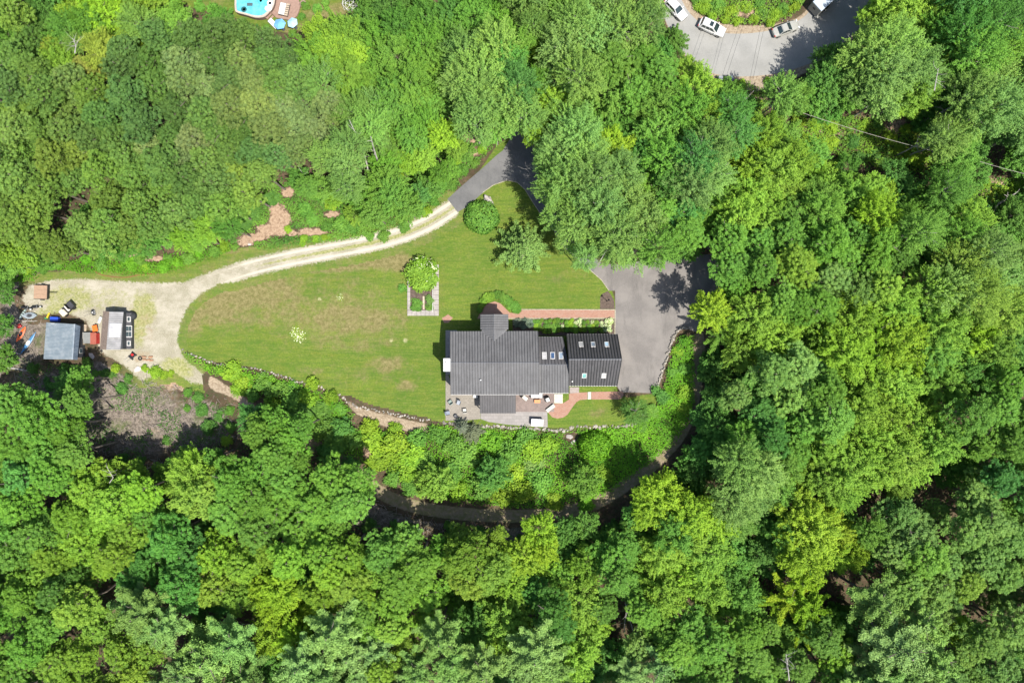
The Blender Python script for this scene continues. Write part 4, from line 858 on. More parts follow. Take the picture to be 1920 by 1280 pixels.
def hull(name, lab, cat, X, Y, rz, L, W, H_, m, m2, z=.05, deck=True):
    t = simple(name, lab, cat, X, Y, z, rz); mb = MB(); ns = 13; vs = []; 
    for i in range(ns):
        u = -1+2*i/(ns-1); k = max(.02, (1-abs(u)**2.3)); 
        for j in range(9):
            a = math.pi*j/8; vs.append((u*L/2, -math.cos(a)*W/2*k, H_*.55-math.sin(a)*H_*.55*k**.5+abs(u)**3*.1))
    fs = [(i*9+j, i*9+j+1, (i+1)*9+j+1, (i+1)*9+j) for i in range(ns-1) for j in range(8)]; mb.add(vs, fs); part(mb, 'hull', m, t)
    mb = MB(); vs = []
    for i in range(ns):
        u = -1+2*i/(ns-1); k = max(.02, (1-abs(u)**2.3))
        for j in range(5): vs.append((u*L/2*.995, (-1+j/2)*W/2*k, H_*.56+abs(u)**3*.1+.10*(1-(-1+j/2)**2)*k))
    if deck: part(mb.add(vs, [(i*5+j, i*5+j+1, (i+1)*5+j+1, (i+1)*5+j) for i in range(ns-1) for j in range(4)]), 'deck', m, t); part(MB().lathe((0, 0, H_*.56+.09), [(.24, 0), (.29, .04), (.25, .06), (.2, .01), (0, .01)], 14, sx=1.7), 'cockpit', m2, t)
    else:
        for u in (-.3, .1, .45): part(MB().box((u*L/2, 0, H_*.45), (.16, W*.85*(1-abs(u)**2.3), .03)), 'thwart', m2, t)
    return t
hull('kayak', 'bright orange kayak lying on the ground left of the big shed', 'kayak', 225, 735, 58, 3.1, .78, .4, M('kayak_orange', (.62, .10, .015), .35), BLACK)
hull('kayak', 'long blue and white kayak lying below the orange one', 'kayak', 305, 830, 55, 4.6, .62, .4, M('kayak_blue', (.05, .16, .30), .35), WHITE)
hull('rowing_boat', 'grey aluminium rowing boat turned beside the motorbikes', 'boat', 320, 532, 2, 2.6, 1.1, .5, M('boat_grey', (.27, .31, .33), .4, .3), DARK)
hull('canoe', 'narrow pale green canoe leaning beside the grey boat', 'canoe', 240, 520, 58, 2.2, .5, .4, M('canoe_green', (.26, .33, .31), .5), DARK, deck=False)
t = simple('gas_can', 'red fuel can above the orange kayak', 'fuel can', 205, 648, 0, 30); part(MB().bevbox((0, 0, .25), (.75, .55, .5), .08), 'can', REDP, t); part(MB().tube((.2, 0, .5), (.35, 0, .65), .04), 'spout', BLACK, t); part(MB().box((-.05, 0, .55), (.3, .05, .08)), 'handle', BLACK, t)
t = simple('covered_barbecue', 'round black covered barbecue at the top right of the small shed', 'barbecue', 1440, 533, 0); part(MB().lathe((0, 0, 0), [(.72, .02), (.78, .3), (.68, .7), (.4, .95), (0, 1.02)], 14), 'cover', M('black_cover', (.02, .022, .024), .75), t); part(MB().tube((-.1, 0, 1.0), (.1, 0, 1.0), .04), 'handle', GREYM, t)
t = simple('lawn_mower', 'black and red push mower at the lower right of the small shed', 'lawn mower', 1438, 970, 0, 230); part(MB().bevbox((0, 0, .25), (1.1, .8, .25), .08), 'deck', BLACK, t); part(MB().bevbox((-.25, 0, .48), (.4, .4, .25), .06), 'engine', REDP, t)
for sx in (-1, 1):
    for sy in (-1, 1): part(MB().lathe((sx*.45, sy*.42, .15), [(.03, -.05), (.15, -.05), (.15, .05), (.03, .05)], 10, rx=R(90)), 'wheel', RUBBER, t)
for s_ in (-1, 1): part(MB().tube((.4, s_*.25, .4), (1.5, s_*.22, .9), .02, n=5), 'handle', GREYM, t)
t = simple('tyre', 'old tyre lying on the reddish ground below the gravel yard', 'tyre', 1520, 998); part(MB().lathe((0, 0, .1), [(.18, -.1), (.34, -.1), (.38, 0), (.34, .1), (.18, .1), (.18, -.1)], 16), 'tread', RUBBER, t)
rnd = random.Random(4)
for i in range(9):
    X, Y = 1550+rnd.uniform(0, 110), 975+rnd.uniform(0, 60); q = YZ(X, Y, .1); o = tag(MB(q).tube(q+Vector((-.3, 0, .02)), q+Vector((.3, rnd.uniform(-.2, .2), .05)), .13, .12, 7).build('split_log', M('fresh_wood', (.30, .17, .10), .9), None), ('leftmost' if i == 0 else '')+' split log in the orange firewood pile'.strip(), 'log', 'firewood pieces on the reddish patch')
    o['label'] = 'orange split log in the scattered firewood beside the old tyre'; o.location = (0, 0, 0) if False else o.location
    o.location = q
LOGS = [((0, 588), (130, 600), .16, 'grey fallen log at the left edge above the kayaks'), ((250, 595), (410, 588), .10, 'thin grey pole lying between the kayaks and the boat'), ((0, 880), (120, 905), .18, 'thick grey fallen log at the left edge below the kayaks'), ((90, 905), (240, 955), .14, 'fallen log crossing below the blue kayak'), ((90, 1100), (380, 1140), .16, 'long pale fallen trunk below the big shed')]
for (a0, a1, r_, lab) in LOGS:
    p0, p1 = YZ(*a0, 0), YZ(*a1, 0); p0 = Vector((p0.x, p0.y, gz(p0.x, p0.y)+r_)); p1 = Vector((p1.x, p1.y, gz(p1.x, p1.y)+r_)); m_ = (p0+p1)/2
    mb = MB(m_).path([p0, p0.lerp(p1, .35)+Vector((0, .06, .03)), p0.lerp(p1, .7)-Vector((0, .05, 0)), p1], r_, r_*.6, 8); mb.tube(p0.lerp(p1, .6), p0.lerp(p1, .6)+Vector((.3, .5, .25)), r_*.35, r_*.15, 5)
    o = mb.build('fallen_log', PALEBARK, None); o.location = m_; tag(o, lab, 'log')
def snag(name, lab, pts, r, up, base=None, tw=6):
    P3 = [P(a, b, up=u) for (a, b), u in zip(pts, up)]; mb = MB(P3[0]).path(P3, r, r*.35, 6); rnd = random.Random(int(pts[0][0]))
    for i in range(tw):
        k = rnd.uniform(.35, .95)*(len(P3)-1); q = P3[int(k)].lerp(P3[min(int(k)+1, len(P3)-1)], k-int(k)); d = Vector((rnd.uniform(-1, 1), rnd.uniform(-1, 1), rnd.uniform(-.1, .6))).normalized()*rnd.uniform(.7, 1.8)
        mb.path([q, q+d*.6, q+d+Vector((rnd.uniform(-.3, .3), rnd.uniform(-.3, .3), .1))], r*.3, r*.1, 5)
    o = mb.build(name, PALEBARK, None); o.location = P3[0]; return tag(o, lab, 'dead tree')
snag('dead_tree', 'tall bare pale trunk standing left of the driveway woods', [(712, 312), (706, 295), (700, 276), (695, 256)], .17, [6, 8.5, 11, 13.5], tw=3)
snag('dead_tree', 'forked bare grey trunk left of the tall pale one', [(690, 318), (684, 292), (672, 262), (655, 225)], .13, [7, 9, 12, 15], tw=8)
snag('dead_tree', 'short leaning dead trunk at the left edge of the young growth', [(693, 345), (687, 336), (680, 330)], .14, [3, 4.4, 5.6], tw=1)
snag('dead_tree', 'thin pale dead stem in the green slope above the bare patches', [(571, 342), (567, 325), (558, 310)], .07, [2.4, 4.2, 6], tw=2)
snag('dead_tree', 'bare white branches reaching over the driveway fork', [(1010, 312), (998, 314), (986, 318)], .07, [8, 8.2, 8.4], tw=9)
snag('dead_tree', 'bare pale twigs poking out above the turnaround canopy', [(1125, 490), (1132, 478), (1143, 462)], .06, [11.5, 12, 12.6], tw=10)
snag('dead_tree', 'bare grey branches sticking out near the upper right cable', [(1752, 170), (1756, 148), (1760, 128)], .09, [15.5, 16.2, 17], tw=4)
snag('dead_tree', 'white fallen fork of branches at the right edge clearing', [(1862, 398), (1868, 385), (1888, 372), (1905, 362)], .24, [1.6, 2.4, 3.2, 3.8], tw=9)
snag('dead_tree', 'grey leafless twiggy tree in the lower right woods', [(1480, 1275), (1478, 1255), (1474, 1225)], .10, [13.5, 14.5, 15.5], tw=18)
snag('dead_tree', 'tangle of dead grey stems in the dark gap at lower centre', [(1190, 1190), (1182, 1165), (1172, 1130)], .10, [3, 6, 10], tw=8)
snag('dead_tree', 'dead stem beside the tangle in the lower centre gap', [(1170, 1185), (1172, 1160), (1178, 1140)], .08, [3, 6, 9], tw=4)
snag('dead_tree', 'bare forked branch in the woods just below the brushy patch', [(205, 905), (212, 895), (200, 875)], .08, [12.5, 13, 13.5], tw=5)
snag('dead_tree', 'leafless grey twigs among the upper left crowns', [(140, 100), (142, 86), (136, 72)], .08, [15.5, 16, 16.6], tw=12)

# ------------------------------------------------------------------ pool yard at the top edge
c0_ = TZ(520, 60, 0); t = thing('swimming_pool', 'pale blue above ground pool with cream rim at the top edge', 'swimming pool', c0_)
outer = [tuple(TZ(a, b, .9)[:2]) for a, b in smooth_poly([(330, -60), (322, 95), (350, 128), (430, 150), (530, 178), (610, 170), (660, 130), (705, 70), (722, 0), (720, -80), (600, -200), (420, -190)], 3)]
inner = [((x-c0_.x)*.90+c0_.x, (y-c0_.y)*.86+c0_.y-.0) for x, y in outer]
MB(c0_).prism(outer, 0, .80).build('pool_wall', M('brown_pool_wall', (.12, .085, .07), .8), t)
n = len(outer); mb = MB(c0_); mb.add([Vector((*p, .95)) for p in outer]+[Vector((*p, .97)) for p in inner]+[Vector((*p, .80)) for p in outer]+[Vector((*p, .82)) for p in inner], [(i, (i+1) % n, n+(i+1) % n, n+i) for i in range(n)]+[(i, 2*n+i, 2*n+(i+1) % n, (i+1) % n) for i in range(n)]+[(n+i, n+(i+1) % n, 3*n+(i+1) % n, 3*n+i) for i in range(n)]); mb.build('pool_rim', M('cream_pool_rim', (.36, .31, .26), .7), t)
MB(c0_).prism(inner, .805, .88).build('water', WATER, t)
def ring(X, Y, r, m, lab, nm='swim_ring', z=.95):
    q = TZ(X, Y, z); o = MB(q).lathe(q, [(r*.45, 0), (r*.6, .12), (r*.8, .14), (r, .05), (r*.9, -.05), (r*.6, -.06), (r*.45, 0)], 18).build(nm, m, None); o.location = q; return tag(o, lab, 'swim ring')
ring(413, 95, .48, M('dark_teal_vinyl', (.02, .08, .09), .4), 'dark teal swim ring floating at the left of the pool'); ring(580, 8, .48, M('turquoise_vinyl', (.08, .45, .50), .4), 'turquoise swim ring floating at the top of the pool'); ring(672, 32, .52, M('white_vinyl', (.6, .66, .68), .4), 'white and blue swim ring at the right side of the pool')
q = TZ(470, 45, .93); tag(MB((0, 0, 0)).bevbox((0, 0, 0), (.95, .5, .12), .05).build('pool_float', M('dark_float', (.06, .09, .10), .6), None), 'dark rectangular float lying on the pool water', 'pool float').location = q
q = TZ(655, 85, .95); tag(MB().lathe((0, 0, 0), [(.0, .1), (.45, .12), (.55, .02), (.5, -.05)], 10, sx=1.2, sy=.9).build('inflatable_seat', WHITE, None), 'crumpled white inflatable at the lower right corner of the pool', 'inflatable').location = q
dk0 = TZ(830, 90, 0); dpoly = [tuple(TZ(a, b, .3)[:2]) for a, b in ((738, -80), (712, 60), (690, 130), (735, 178), (800, 190), (878, 202), (935, 165), (952, 140), (975, 62), (965, 20), (940, -80))]
o = flat_sheet('pool_deck', dpoly, TERRA, .30, thick=-.3)
q = TZ(808, 92, .6); t = thing('daybed', 'white cushioned daybed with dark slatted back on the brown pool deck', 'daybed', (q.x, q.y, .3), R(-12))
part(MB().box((.1, 0, .15), (1.6, 2.1, .3)), 'frame', DARK, t); part(MB().bevbox((-.2, 0, .38), (1.0, 2.0, .18), .06), 'mattress', WHITE, t)
for i in range(6): part(MB().box((.62, -.9+i*.36, .36), (.55, .26, .05)), 'slat', WOOD, t)
def umbrella(X, Y, r, rz, m, lab):
    q = TZ(X, Y, 2.2); t = thing('umbrella', lab, 'umbrella', (q.x, q.y, 0), R(rz)); n = 6
    part(MB().tube((0, 0, 0), (0, 0, 2.45), .03), 'pole', GREYM, t); vs = [(0, 0, 2.5)]+[(math.cos(i*6.283/n)*r, math.sin(i*6.283/n)*r*.9, 2.0) for i in range(n)]+[(0, 0, 2.47)]+[(math.cos(i*6.283/n)*r, math.sin(i*6.283/n)*r*.9, 1.97) for i in range(n)]
    part(MB().add(vs, [(0, 1+i, 1+(i+1) % n) for i in range(n)]+[(n+1, n+2+(i+1) % n, n+2+i) for i in range(n)]), 'canopy', m, t); part(MB().lathe((0, 0, 0), [(.28, 0), (.28, .1), (.05, .14)], 10), 'base', DARK, t)
umbrella(765, 235, 1.05, 10, M('blue_canvas', (.13, .33, .55), .8), 'blue canvas umbrella below the pool deck'); umbrella(893, 222, .95, 40, M('pale_blue_canvas', (.30, .47, .56), .8), 'pale blue and white umbrella right of the darker blue one')
q = TZ(708, 240, .6); t = thing('folding_table', 'white folding table beside the blue umbrella', 'table', (q.x, q.y, 0), R(-45)); part(MB().box((0, 0, .74), (1.9, .8, .05)), 'tabletop', WHITE, t)
for sx in (-1, 1):
    for sy in (-1, 1): part(MB().tube((sx*.8, sy*.3, 0), (sx*.8, sy*.3, .72), .02, n=5), 'leg', GREYM, t)
q = TZ(655, 150, .8); t = thing('pool_steps', 'brown wooden steps between pool and deck', 'steps', (q.x, q.y, 0), R(45))
for i in range(3): part(MB().box((0, -.35+i*.35, .15+i*.27), (1.2, .34, .06)), 'tread', TERRA, t)
for s_ in (-1, 1): part(MB().box((s_*.6, 0, .4), (.06, 1.1, .8)), 'side_board', TERRA, t)
q = TZ(1003, 38, .3); t = thing('fire_ring', 'round stone fire ring on the grass right of the pool deck', 'fire pit', (q.x, q.y, 0))
for i in range(9): a = i*6.283/9; part(MB().box((math.cos(a)*.5, math.sin(a)*.5, .15), (.34, .22, .3), rz=a+1.57), 'stone', M('reddish_block', (.22, .15, .12), .9), t)
part(MB().lathe((0, 0, .02), [(.42, 0), (0, .04)], 12), 'ash', MULCH, t)
q = TZ(1482, 40, 0); t = thing('climbing_dome', 'white geodesic climbing dome at the top edge of the yard', 'climbing frame', (q.x, q.y, 0))
lv = [(1.55, 0, 8), (1.35, .7, 8), (.8, 1.2, 6), (0, 1.42, 1)]; rings = [[Vector((math.cos(i*6.283/n_+k*.3)*r, math.sin(i*6.283/n_+k*.3)*r, z)) for i in range(n_)] for k, (r, z, n_) in enumerate(lv)]
for k in range(3):
    A = rings[k]
    if k: 
        for i in range(len(A)): part(MB().tube(A[i], A[(i+1) % len(A)], .035, n=5), 'bar', WHITE, t)
    for i in range(len(A)):
        nb_ = sorted(rings[k+1], key=lambda v: (v-A[i]).length)[:2 if k < 2 else 1]
        for v in nb_: part(MB().tube(A[i], v, .035, n=5), 'bar', WHITE, t)
# ------------------------------------------------------------------ vehicles
def car(name, label, q, rz, paint, L=4.6, W=1.82, Hh=1.5, kind='suv', sunroof=False):
    t = thing(name, label, 'car', q, rz, 'cars parked on the road bend'); hl = L/2; belt = .95 if kind == 'suv' else .88
    st = [(-hl, .70, .45, .80), (-hl+.12, .86, .30, belt), (-hl+.8, .97, .24, belt+.02), (-.4, 1.0, .22, belt+.01), (.55, 1.0, .22, belt), (hl-1.15, .97, .22, belt-.03), (hl-.5, .90, .24, belt-.12), (hl-.12, .78, .30, belt-.25), (hl, .60, .42, .55)]
    vs = []; 
    for x, k, z0, z1 in st:
        w = W/2*k; vs += [(x, -w*.92, z0), (x, -w, z0+.2), (x, -w, z1-.16), (x, -w*.90, z1), (x, -w*.45, z1+.035), (x, w*.45, z1+.035), (x, w*.90, z1), (x, w, z1-.16), (x, w, z0+.2), (x, w*.92, z0)]
    m = 10; fs = [(i*m+j, i*m+(j+1) % m, (i+1)*m+(j+1) % m, (i+1)*m+j) for i in range(len(st)-1) for j in range(m)]+[tuple(range(m)), tuple(reversed(range((len(st)-1)*m, len(st)*m)))]
    part(MB().add(vs, fs), 'body', paint, t, smooth=False)
    # greenhouse
    if kind == 'suv': bx = (-hl+.22, hl-1.25); tx = (-hl+.55, hl-2.15)
    else: bx = (-hl+.75, hl-1.35); tx = (-hl+1.45, hl-2.25)
    wb, wt = W/2*.88, W/2*.70; zb, zt = belt-.02, Hh
    B = [Vector((bx[0], -wb, zb)), Vector((bx[1], -wb, zb)), Vector((bx[1], wb, zb)), Vector((bx[0], wb, zb))]; T = [Vector((tx[0], -wt, zt)), Vector((tx[1], -wt, zt)), Vector((tx[1], wt, zt)), Vector((tx[0], wt, zt))]
    cab = part(MB().add(B+T, [(4, 5, 6, 7), (0, 1, 5, 4), (1, 2, 6, 5), (2, 3, 7, 6), (3, 0, 4, 7)]), 'cabin', paint, t)
    part(MB().bevbox(((tx[0]+tx[1])/2, 0, zt+.01), (tx[1]-tx[0]-.04, wt*2-.06, .05), .02), 'roof', paint, t)
    def pane(nm, i, j, u0, u1, v0, v1):
        a, b, c, d = B[i], B[j], T[j], T[i]; f = lambda u, v: (a.lerp(b, u)).lerp(d.lerp(c, u), v); n_ = (b-a).cross(d-a).normalized(); ctr = Vector((0, 0, zb)); 
        if n_.dot(a-ctr) < 0: n_ = -n_
        v = [f(u0, v0), f(u1, v0), f(u1, v1), f(u0, v1)]; part(MB().add([p+n_*.012 for p in v]+[p-n_*.01 for p in v], [(0, 1, 2, 3), (7, 6, 5, 4), (0, 4, 5, 1), (1, 5, 6, 2), (2, 6, 7, 3), (3, 7, 4, 0)]), nm, CARG, t)
    pane('windshield', 1, 2, .06, .94, .08, .94); pane('rear_window', 3, 0, .08, .92, .15, .9)
    for (i, j) in ((0, 1), (2, 3)):
        for u0, u1 in ((.08, .34), (.38, .62), (.65, .90)): pane('side_window', i, j, u0, u1, .15, .88)
    if sunroof: part(MB().box(((tx[0]+tx[1])/2+.45, 0, zt+.045), (.6, .8, .02)), 'sunroof', CARG, t)
    for sx in (-hl+.85, hl-.9):
        for sy in (-1, 1):
            w_ = part(MB().lathe((sx, sy*(W/2-.09), .33), [(.20, -.11), (.33, -.11), (.34, 0), (.33, .11), (.20, .11), (.20, -.11)], 16, rx=R(90)), 'wheel', RUBBER, t); part(MB().lathe((sx, sy*(W/2-.09), .33), [(.0, -.1), (.21, -.1), (.21, .1), (0, .1)], 10, rx=R(90)), 'rim', GREYM, w_)
    for sy in (-1, 1):
        part(MB().box((hl-.13, sy*W*.34, .66), (.16, .34, .13)), 'headlight', M('lamp_glass', (.6, .62, .62), .1), t); part(MB().box((-hl+.05, sy*W*.35, .80), (.10, .28, .16)), 'taillight', REDP, t); part(MB().bevbox((bx[1]-.35, sy*(W/2+.08), belt+.05), (.16, .2, .12), .03), 'mirror', paint, t)
    part(MB().box((hl+.0, 0, .42), (.06, W*.55, .16)), 'grille', BLACK, t); part(MB().box((-hl-.01, 0, .5), (.05, .5, .13)), 'number_plate', WHITE, t)
    return t
CW = M('white_car_paint', (.52, .52, .51), .25, var=.03, bump=.02); CB = M('champagne_car_paint', (.34, .335, .30), .3, .2, var=.04, bump=.02)
def rp(px, py): q = P(px, py, .6); return (q.x, q.y, .02)
car('parked_car', 'white hatchback at the left, half leaving the top edge', rp(1267, 17), R(-47), CW, 4.5, 1.8, 1.48)
car('parked_car', 'white SUV with black sunroof, second from the left', rp(1335, 52), R(-24), CW, 4.7, 1.88, 1.62, 'suv', True)
car('parked_car', 'champagne sedan parked right of the white SUV', rp(1473, 54), R(21), CB, 4.6, 1.78, 1.42, 'sedan')
q = P(1545, 2, 1.4); t = thing('cargo_trailer', 'white roofed grey box trailer cut by the top edge of the road', 'trailer', (q.x, q.y, .02), R(42))
part(MB().bevbox((0, 0, 1.45), (4.4, 2.1, 2.1), .05), 'box', M('grey_trailer_side', (.30, .29, .27), .5), t); part(MB().bevbox((0, 0, 2.52), (4.44, 2.14, .06), .02), 'roof', M('pale_blue_white_roof', (.36, .41, .47), .4, var=.06), t)
part(MB().box((-2.22, 0, 1.4), (.04, 1.9, 1.9)), 'rear_door', M('grey_door', (.24, .23, .215), .5), t); part(MB().box((-2.245, .15, 1.6), (.02, .55, .35)), 'decal', BLACK, t); part(MB().box((2.7, 0, .5), (1.2, .1, .1)), 'tongue', BLACK, t)
for sx in (-.4, .5):
    for sy in (-1, 1): part(MB().lathe((sx, sy*1.12, .36), [(.15, -.1), (.36, -.1), (.36, .1), (.15, .1)], 14, rx=R(90)), 'wheel', RUBBER, t)
# bins and pole
for i, (px, py, m_, lab) in enumerate(((1351, 147, GREYM, 'pale grey wheeled bin, left one of the roadside row'), (1362, 146, DARK, 'dark wheeled bin in the middle of the roadside row'), (1371, 148, M('blue_grey_bin', (.08, .10, .14), .5), 'dark blue wheeled bin, right one of the roadside row'))):
    q = P(px, py, .8); t = thing('wheeled_bin', lab, 'bin', (q.x, q.y, 0), R(i*17), 'bins beside the road'); part(MB().box((0, 0, .5), (.6, .62, .9), taper=1.12), 'body', m_, t); part(MB().bevbox((0, 0, 1.0), (.74, .78, .09), .03), 'lid', m_, t); part(MB().tube((-.3, -.42, .95), (.3, -.42, .95), .02, n=5), 'handle', BLACK, t)
    for s_ in (-1, 1): part(MB().lathe((s_*.27, -.32, .12), [(.02, -.03), (.12, -.03), (.12, .03), (.02, .03)], 10, rx=R(90), rz=R(90)), 'wheel', RUBBER, t)
pb = P(1385, 195, 0); t = thing('utility_pole', 'wooden utility pole with crossarm and transformer beside the road', 'utility pole', (pb.x, pb.y, 0)); Hp = 10.5
top = P(1404, 180, Hp); lean_ = Vector((top.x-pb.x, top.y-pb.y, Hp)); part(MB().tube((0, 0, -.3), lean_, .17, .12, 10), 'pole', M('dark_pole_wood', (.07, .055, .045), .9), t)
ca = lean_-Vector((0, 0, .5)); dr_ = Vector((.70, .72, 0)); part(MB().beam(ca-dr_*1.3, ca+dr_*1.3, .14, .14), 'crossarm', M('dark_pole_wood', (.07, .055, .045), .9), t)
for k in (-1.2, -.4, .4, 1.2): part(MB().lathe(ca+dr_*k, [(.04, .12), (.07, .18), (.04, .26)], 8), 'insulator', GREYM, t)
part(MB().lathe(lean_+Vector((-.28, .1, -1.6)), [(.18, -.4), (.24, -.35), (.24, .35), (.1, .45)], 12), 'transformer', GREYM, t)
def wire(p0, p1, sag, r, m, lab, group=None):
    pts = [p0.lerp(p1, k/24)-Vector((0, 0, sag*4*(k/24)*(1-k/24))) for k in range(25)]; o = MB(p0).path(pts, r, n=5).build('overhead_wire', m, None); o.location = p0; tag(o, lab, 'wire', group)
WT = pb+lean_; DW = M('dark_wire', (.03, .03, .03), .6)
for (px, lab, k) in ((1460, 'dark overhead wire leaving the pole, nearest the sedan', .4), (1452, 'dark overhead wire crossing the road just left of the sedan wires', -.4)): wire(WT+dr_*k-Vector((0, 0, .3)), P(px, -60, 9.5), .5, .018, DW, lab, 'wires across the road')
for (a_, b_, lab) in (((1352, 150), (1420, -50), 'left dark wire crossing the road between the white SUV and the pole'), ((1360, 150), (1428, -50), 'second dark wire crossing the road between the SUV and the pole')): wire(P(*a_, 9.8), P(*b_, 9.8), .4, .018, DW, lab, 'wires across the road')
wire(P(1486, 205, 8.6), P(1745, 282, 8.0), .6, .025, M('pale_cable', (.34, .32, .27), .6), 'thick pale cable crossing the sunny clearing at upper right'); wire(P(1838, 303, 8.2), P(1990, 342, 8.2), .3, .025, M('pale_cable', (.34, .32, .27), .6), 'pale cable continuing to the right edge')
# ------------------------------------------------------------------ foliage meshes
def leaves(pos, nrm, size, rng, tint, aspect=0.62):
    """one folded-free rhombic leaf cluster per row"""
    n = len(pos); nrm = nrm/np.maximum(np.linalg.norm(nrm, axis=1, keepdims=True), 1e-6)
    t = rng.normal(size=(n, 3)); t -= nrm*(t*nrm).sum(1, keepdims=True); t /= np.maximum(np.linalg.norm(t, axis=1, keepdims=True), 1e-6)
    b = np.cross(nrm, t); s = size[:, None]
    v = np.empty((n, 4, 3)); v[:, 0] = pos - t*s*.5; v[:, 1] = pos + b*s*.5*aspect + nrm*s*.06; v[:, 2] = pos + t*s*.5; v[:, 3] = pos - b*s*.5*aspect + nrm*s*.06
    return v.reshape(-1, 3), np.repeat(tint, 4)
def leaf_mesh(name, pos, nrm, size, rng, tint, mat_, flower=None, aspect=0.62):
    v, t = leaves(pos, nrm, size, rng, tint, aspect); n = len(pos)
    at = {'tint': t}
    if flower is not None: at['flower'] = np.repeat(flower, 4)
    return mesh_np(name, v, np.arange(4*n).reshape(-1, 4), [mat_], at)
def unit(rng, n, zmin=-1.0):
    z = rng.uniform(zmin, 1, n); a = rng.uniform(0, 2*np.pi, n); r = np.sqrt(1-z*z); return np.stack([r*np.cos(a), r*np.sin(a), z], 1)
def clump_leaves(cc, cr, k, rng, size, flat=0.75, out=None, zmin=-0.35):
    """k leaves on each clump (centres cc, radii cr)"""
    n = len(cc); d = unit(rng, n*k, zmin); ci = np.repeat(np.arange(n), k)
    an = rng.uniform(.62, 1.35, (n, 2)); aa = rng.uniform(0, 6.28, n); rad = cr[ci]*(rng.uniform(0, 1, n*k)**.45)*rng.uniform(.85, 1.3, n*k)
    e = d*rad[:, None]*np.array([1, 1, flat]); ex = e[:, 0]*an[ci, 0]; ey = e[:, 1]*an[ci, 1]; ca, sa = np.cos(aa)[ci], np.sin(aa)[ci]
    p = cc[ci] + np.stack([ex*ca-ey*sa, ex*sa+ey*ca, e[:, 2]], 1)
    nr = d*.75 + rng.normal(size=d.shape)*0.36 + np.array([0, 0, .75])
    sz = size*rng.uniform(.7, 1.3, n*k); ct = rng.uniform(0, 1, n)[ci]
    tint = np.clip(.35*ct+.65*rng.uniform(0, 1, n*k), 0, 1); return p, nr, sz, tint
def crown_oak(seed, Rr=4.6, Hc=5.5):
    """billowing crown: lobes carried on limbs, each lobe a cluster of rounded leaf clumps"""
    rng = np.random.default_rng(seed); cs = [np.array([0, 0, 0.0])]; rs = [Rr*.46]
    n = rng.integers(7, 10); a0 = rng.uniform(0, 6.28)
    for i in range(n):
        a = a0+i*2*np.pi/n+rng.normal()*.22; r = Rr*rng.uniform(.50, .80); cs.append(np.array([math.cos(a)*r, math.sin(a)*r, -Hc*.20-rng.uniform(0, 1)*Hc*.34])); rs.append(Rr*rng.uniform(.20, .34))
    for i in range(6):
        a = rng.uniform(0, 6.28); r = Rr*rng.uniform(.2, .45); cs.append(np.array([math.cos(a)*r, math.sin(a)*r, rng.uniform(-.02, .12)*Hc])); rs.append(Rr*rng.uniform(.18, .32))
    CC = []
    for c, r in zip(cs, rs):
        m = int(26*r*r)+14; d = unit(rng, m, -.35); CC.append(c+d*np.array([1, 1, .72])*r*rng.uniform(.82, 1.12, (m, 1)))
    cc = np.concatenate(CC); keep = []
    for i in range(len(cc)):
        if all(np.sum((cc[i]-cc[j])**2) > .66**2 for j in keep): keep.append(i)
    cc = cc[keep]; cr = rng.uniform(.26, .60, len(cc)); k = min(80, int(15000/len(cc)))
    p, nr, sz, ti = clump_leaves(cc, cr, k, rng, .25, .66)
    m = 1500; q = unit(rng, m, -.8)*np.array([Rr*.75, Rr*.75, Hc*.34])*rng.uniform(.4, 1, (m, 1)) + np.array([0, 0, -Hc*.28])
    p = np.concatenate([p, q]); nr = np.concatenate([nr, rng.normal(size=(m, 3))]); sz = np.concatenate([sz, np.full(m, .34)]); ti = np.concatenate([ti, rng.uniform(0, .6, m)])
    return leaf_mesh('oak_crown', p, nr, sz, rng, ti, LEAF)
def crown_maple(seed, Rr=4.0, Hc=7.5, size=.24, k=34, nb=270, spiky=0.0, total=13500, mat_=None, core=0.9):
    """ovoid crown of ascending leafy shoots"""
    rng = np.random.default_rng(seed); lob = rng.integers(4, 7); ph = rng.uniform(0, 6.28, 4)
    d = unit(rng, nb, -.35); a = np.arctan2(d[:, 1], d[:, 0])
    wob = 1+.16*np.sin(lob*a+ph[0])+.12*np.sin((lob+3)*a+ph[1]+3*d[:, 2])+rng.normal(size=nb)*.09
    end = d*np.array([Rr, Rr, Hc*.5])*wob[:, None]; org = end*rng.uniform(.45, .62, (nb, 1)) + np.array([0, 0, -.8])
    P_, N_, S_, T_ = [], [], [], []
    kk = total//nb
    f = rng.uniform(0, 1, (nb, kk))**.75; ax = end-org; pos = org[:, None]+ax[:, None]*f[..., None]
    wd = (.38*(1-f)+.13)*(1-.45*spiky); pos = pos+rng.normal(size=pos.shape)*wd[..., None]*.62
    nr = ax[:, None]/np.linalg.norm(ax, axis=1)[:, None, None]*.5+rng.normal(size=pos.shape)*.38+np.array([0, 0, .85])
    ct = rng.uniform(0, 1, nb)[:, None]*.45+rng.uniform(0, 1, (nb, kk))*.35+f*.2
    return leaf_mesh('crown', pos.reshape(-1, 3), nr.reshape(-1, 3), size*rng.uniform(.7, 1.3, nb*kk), rng, np.clip(ct, 0, 1).ravel(), mat_ or LEAF)
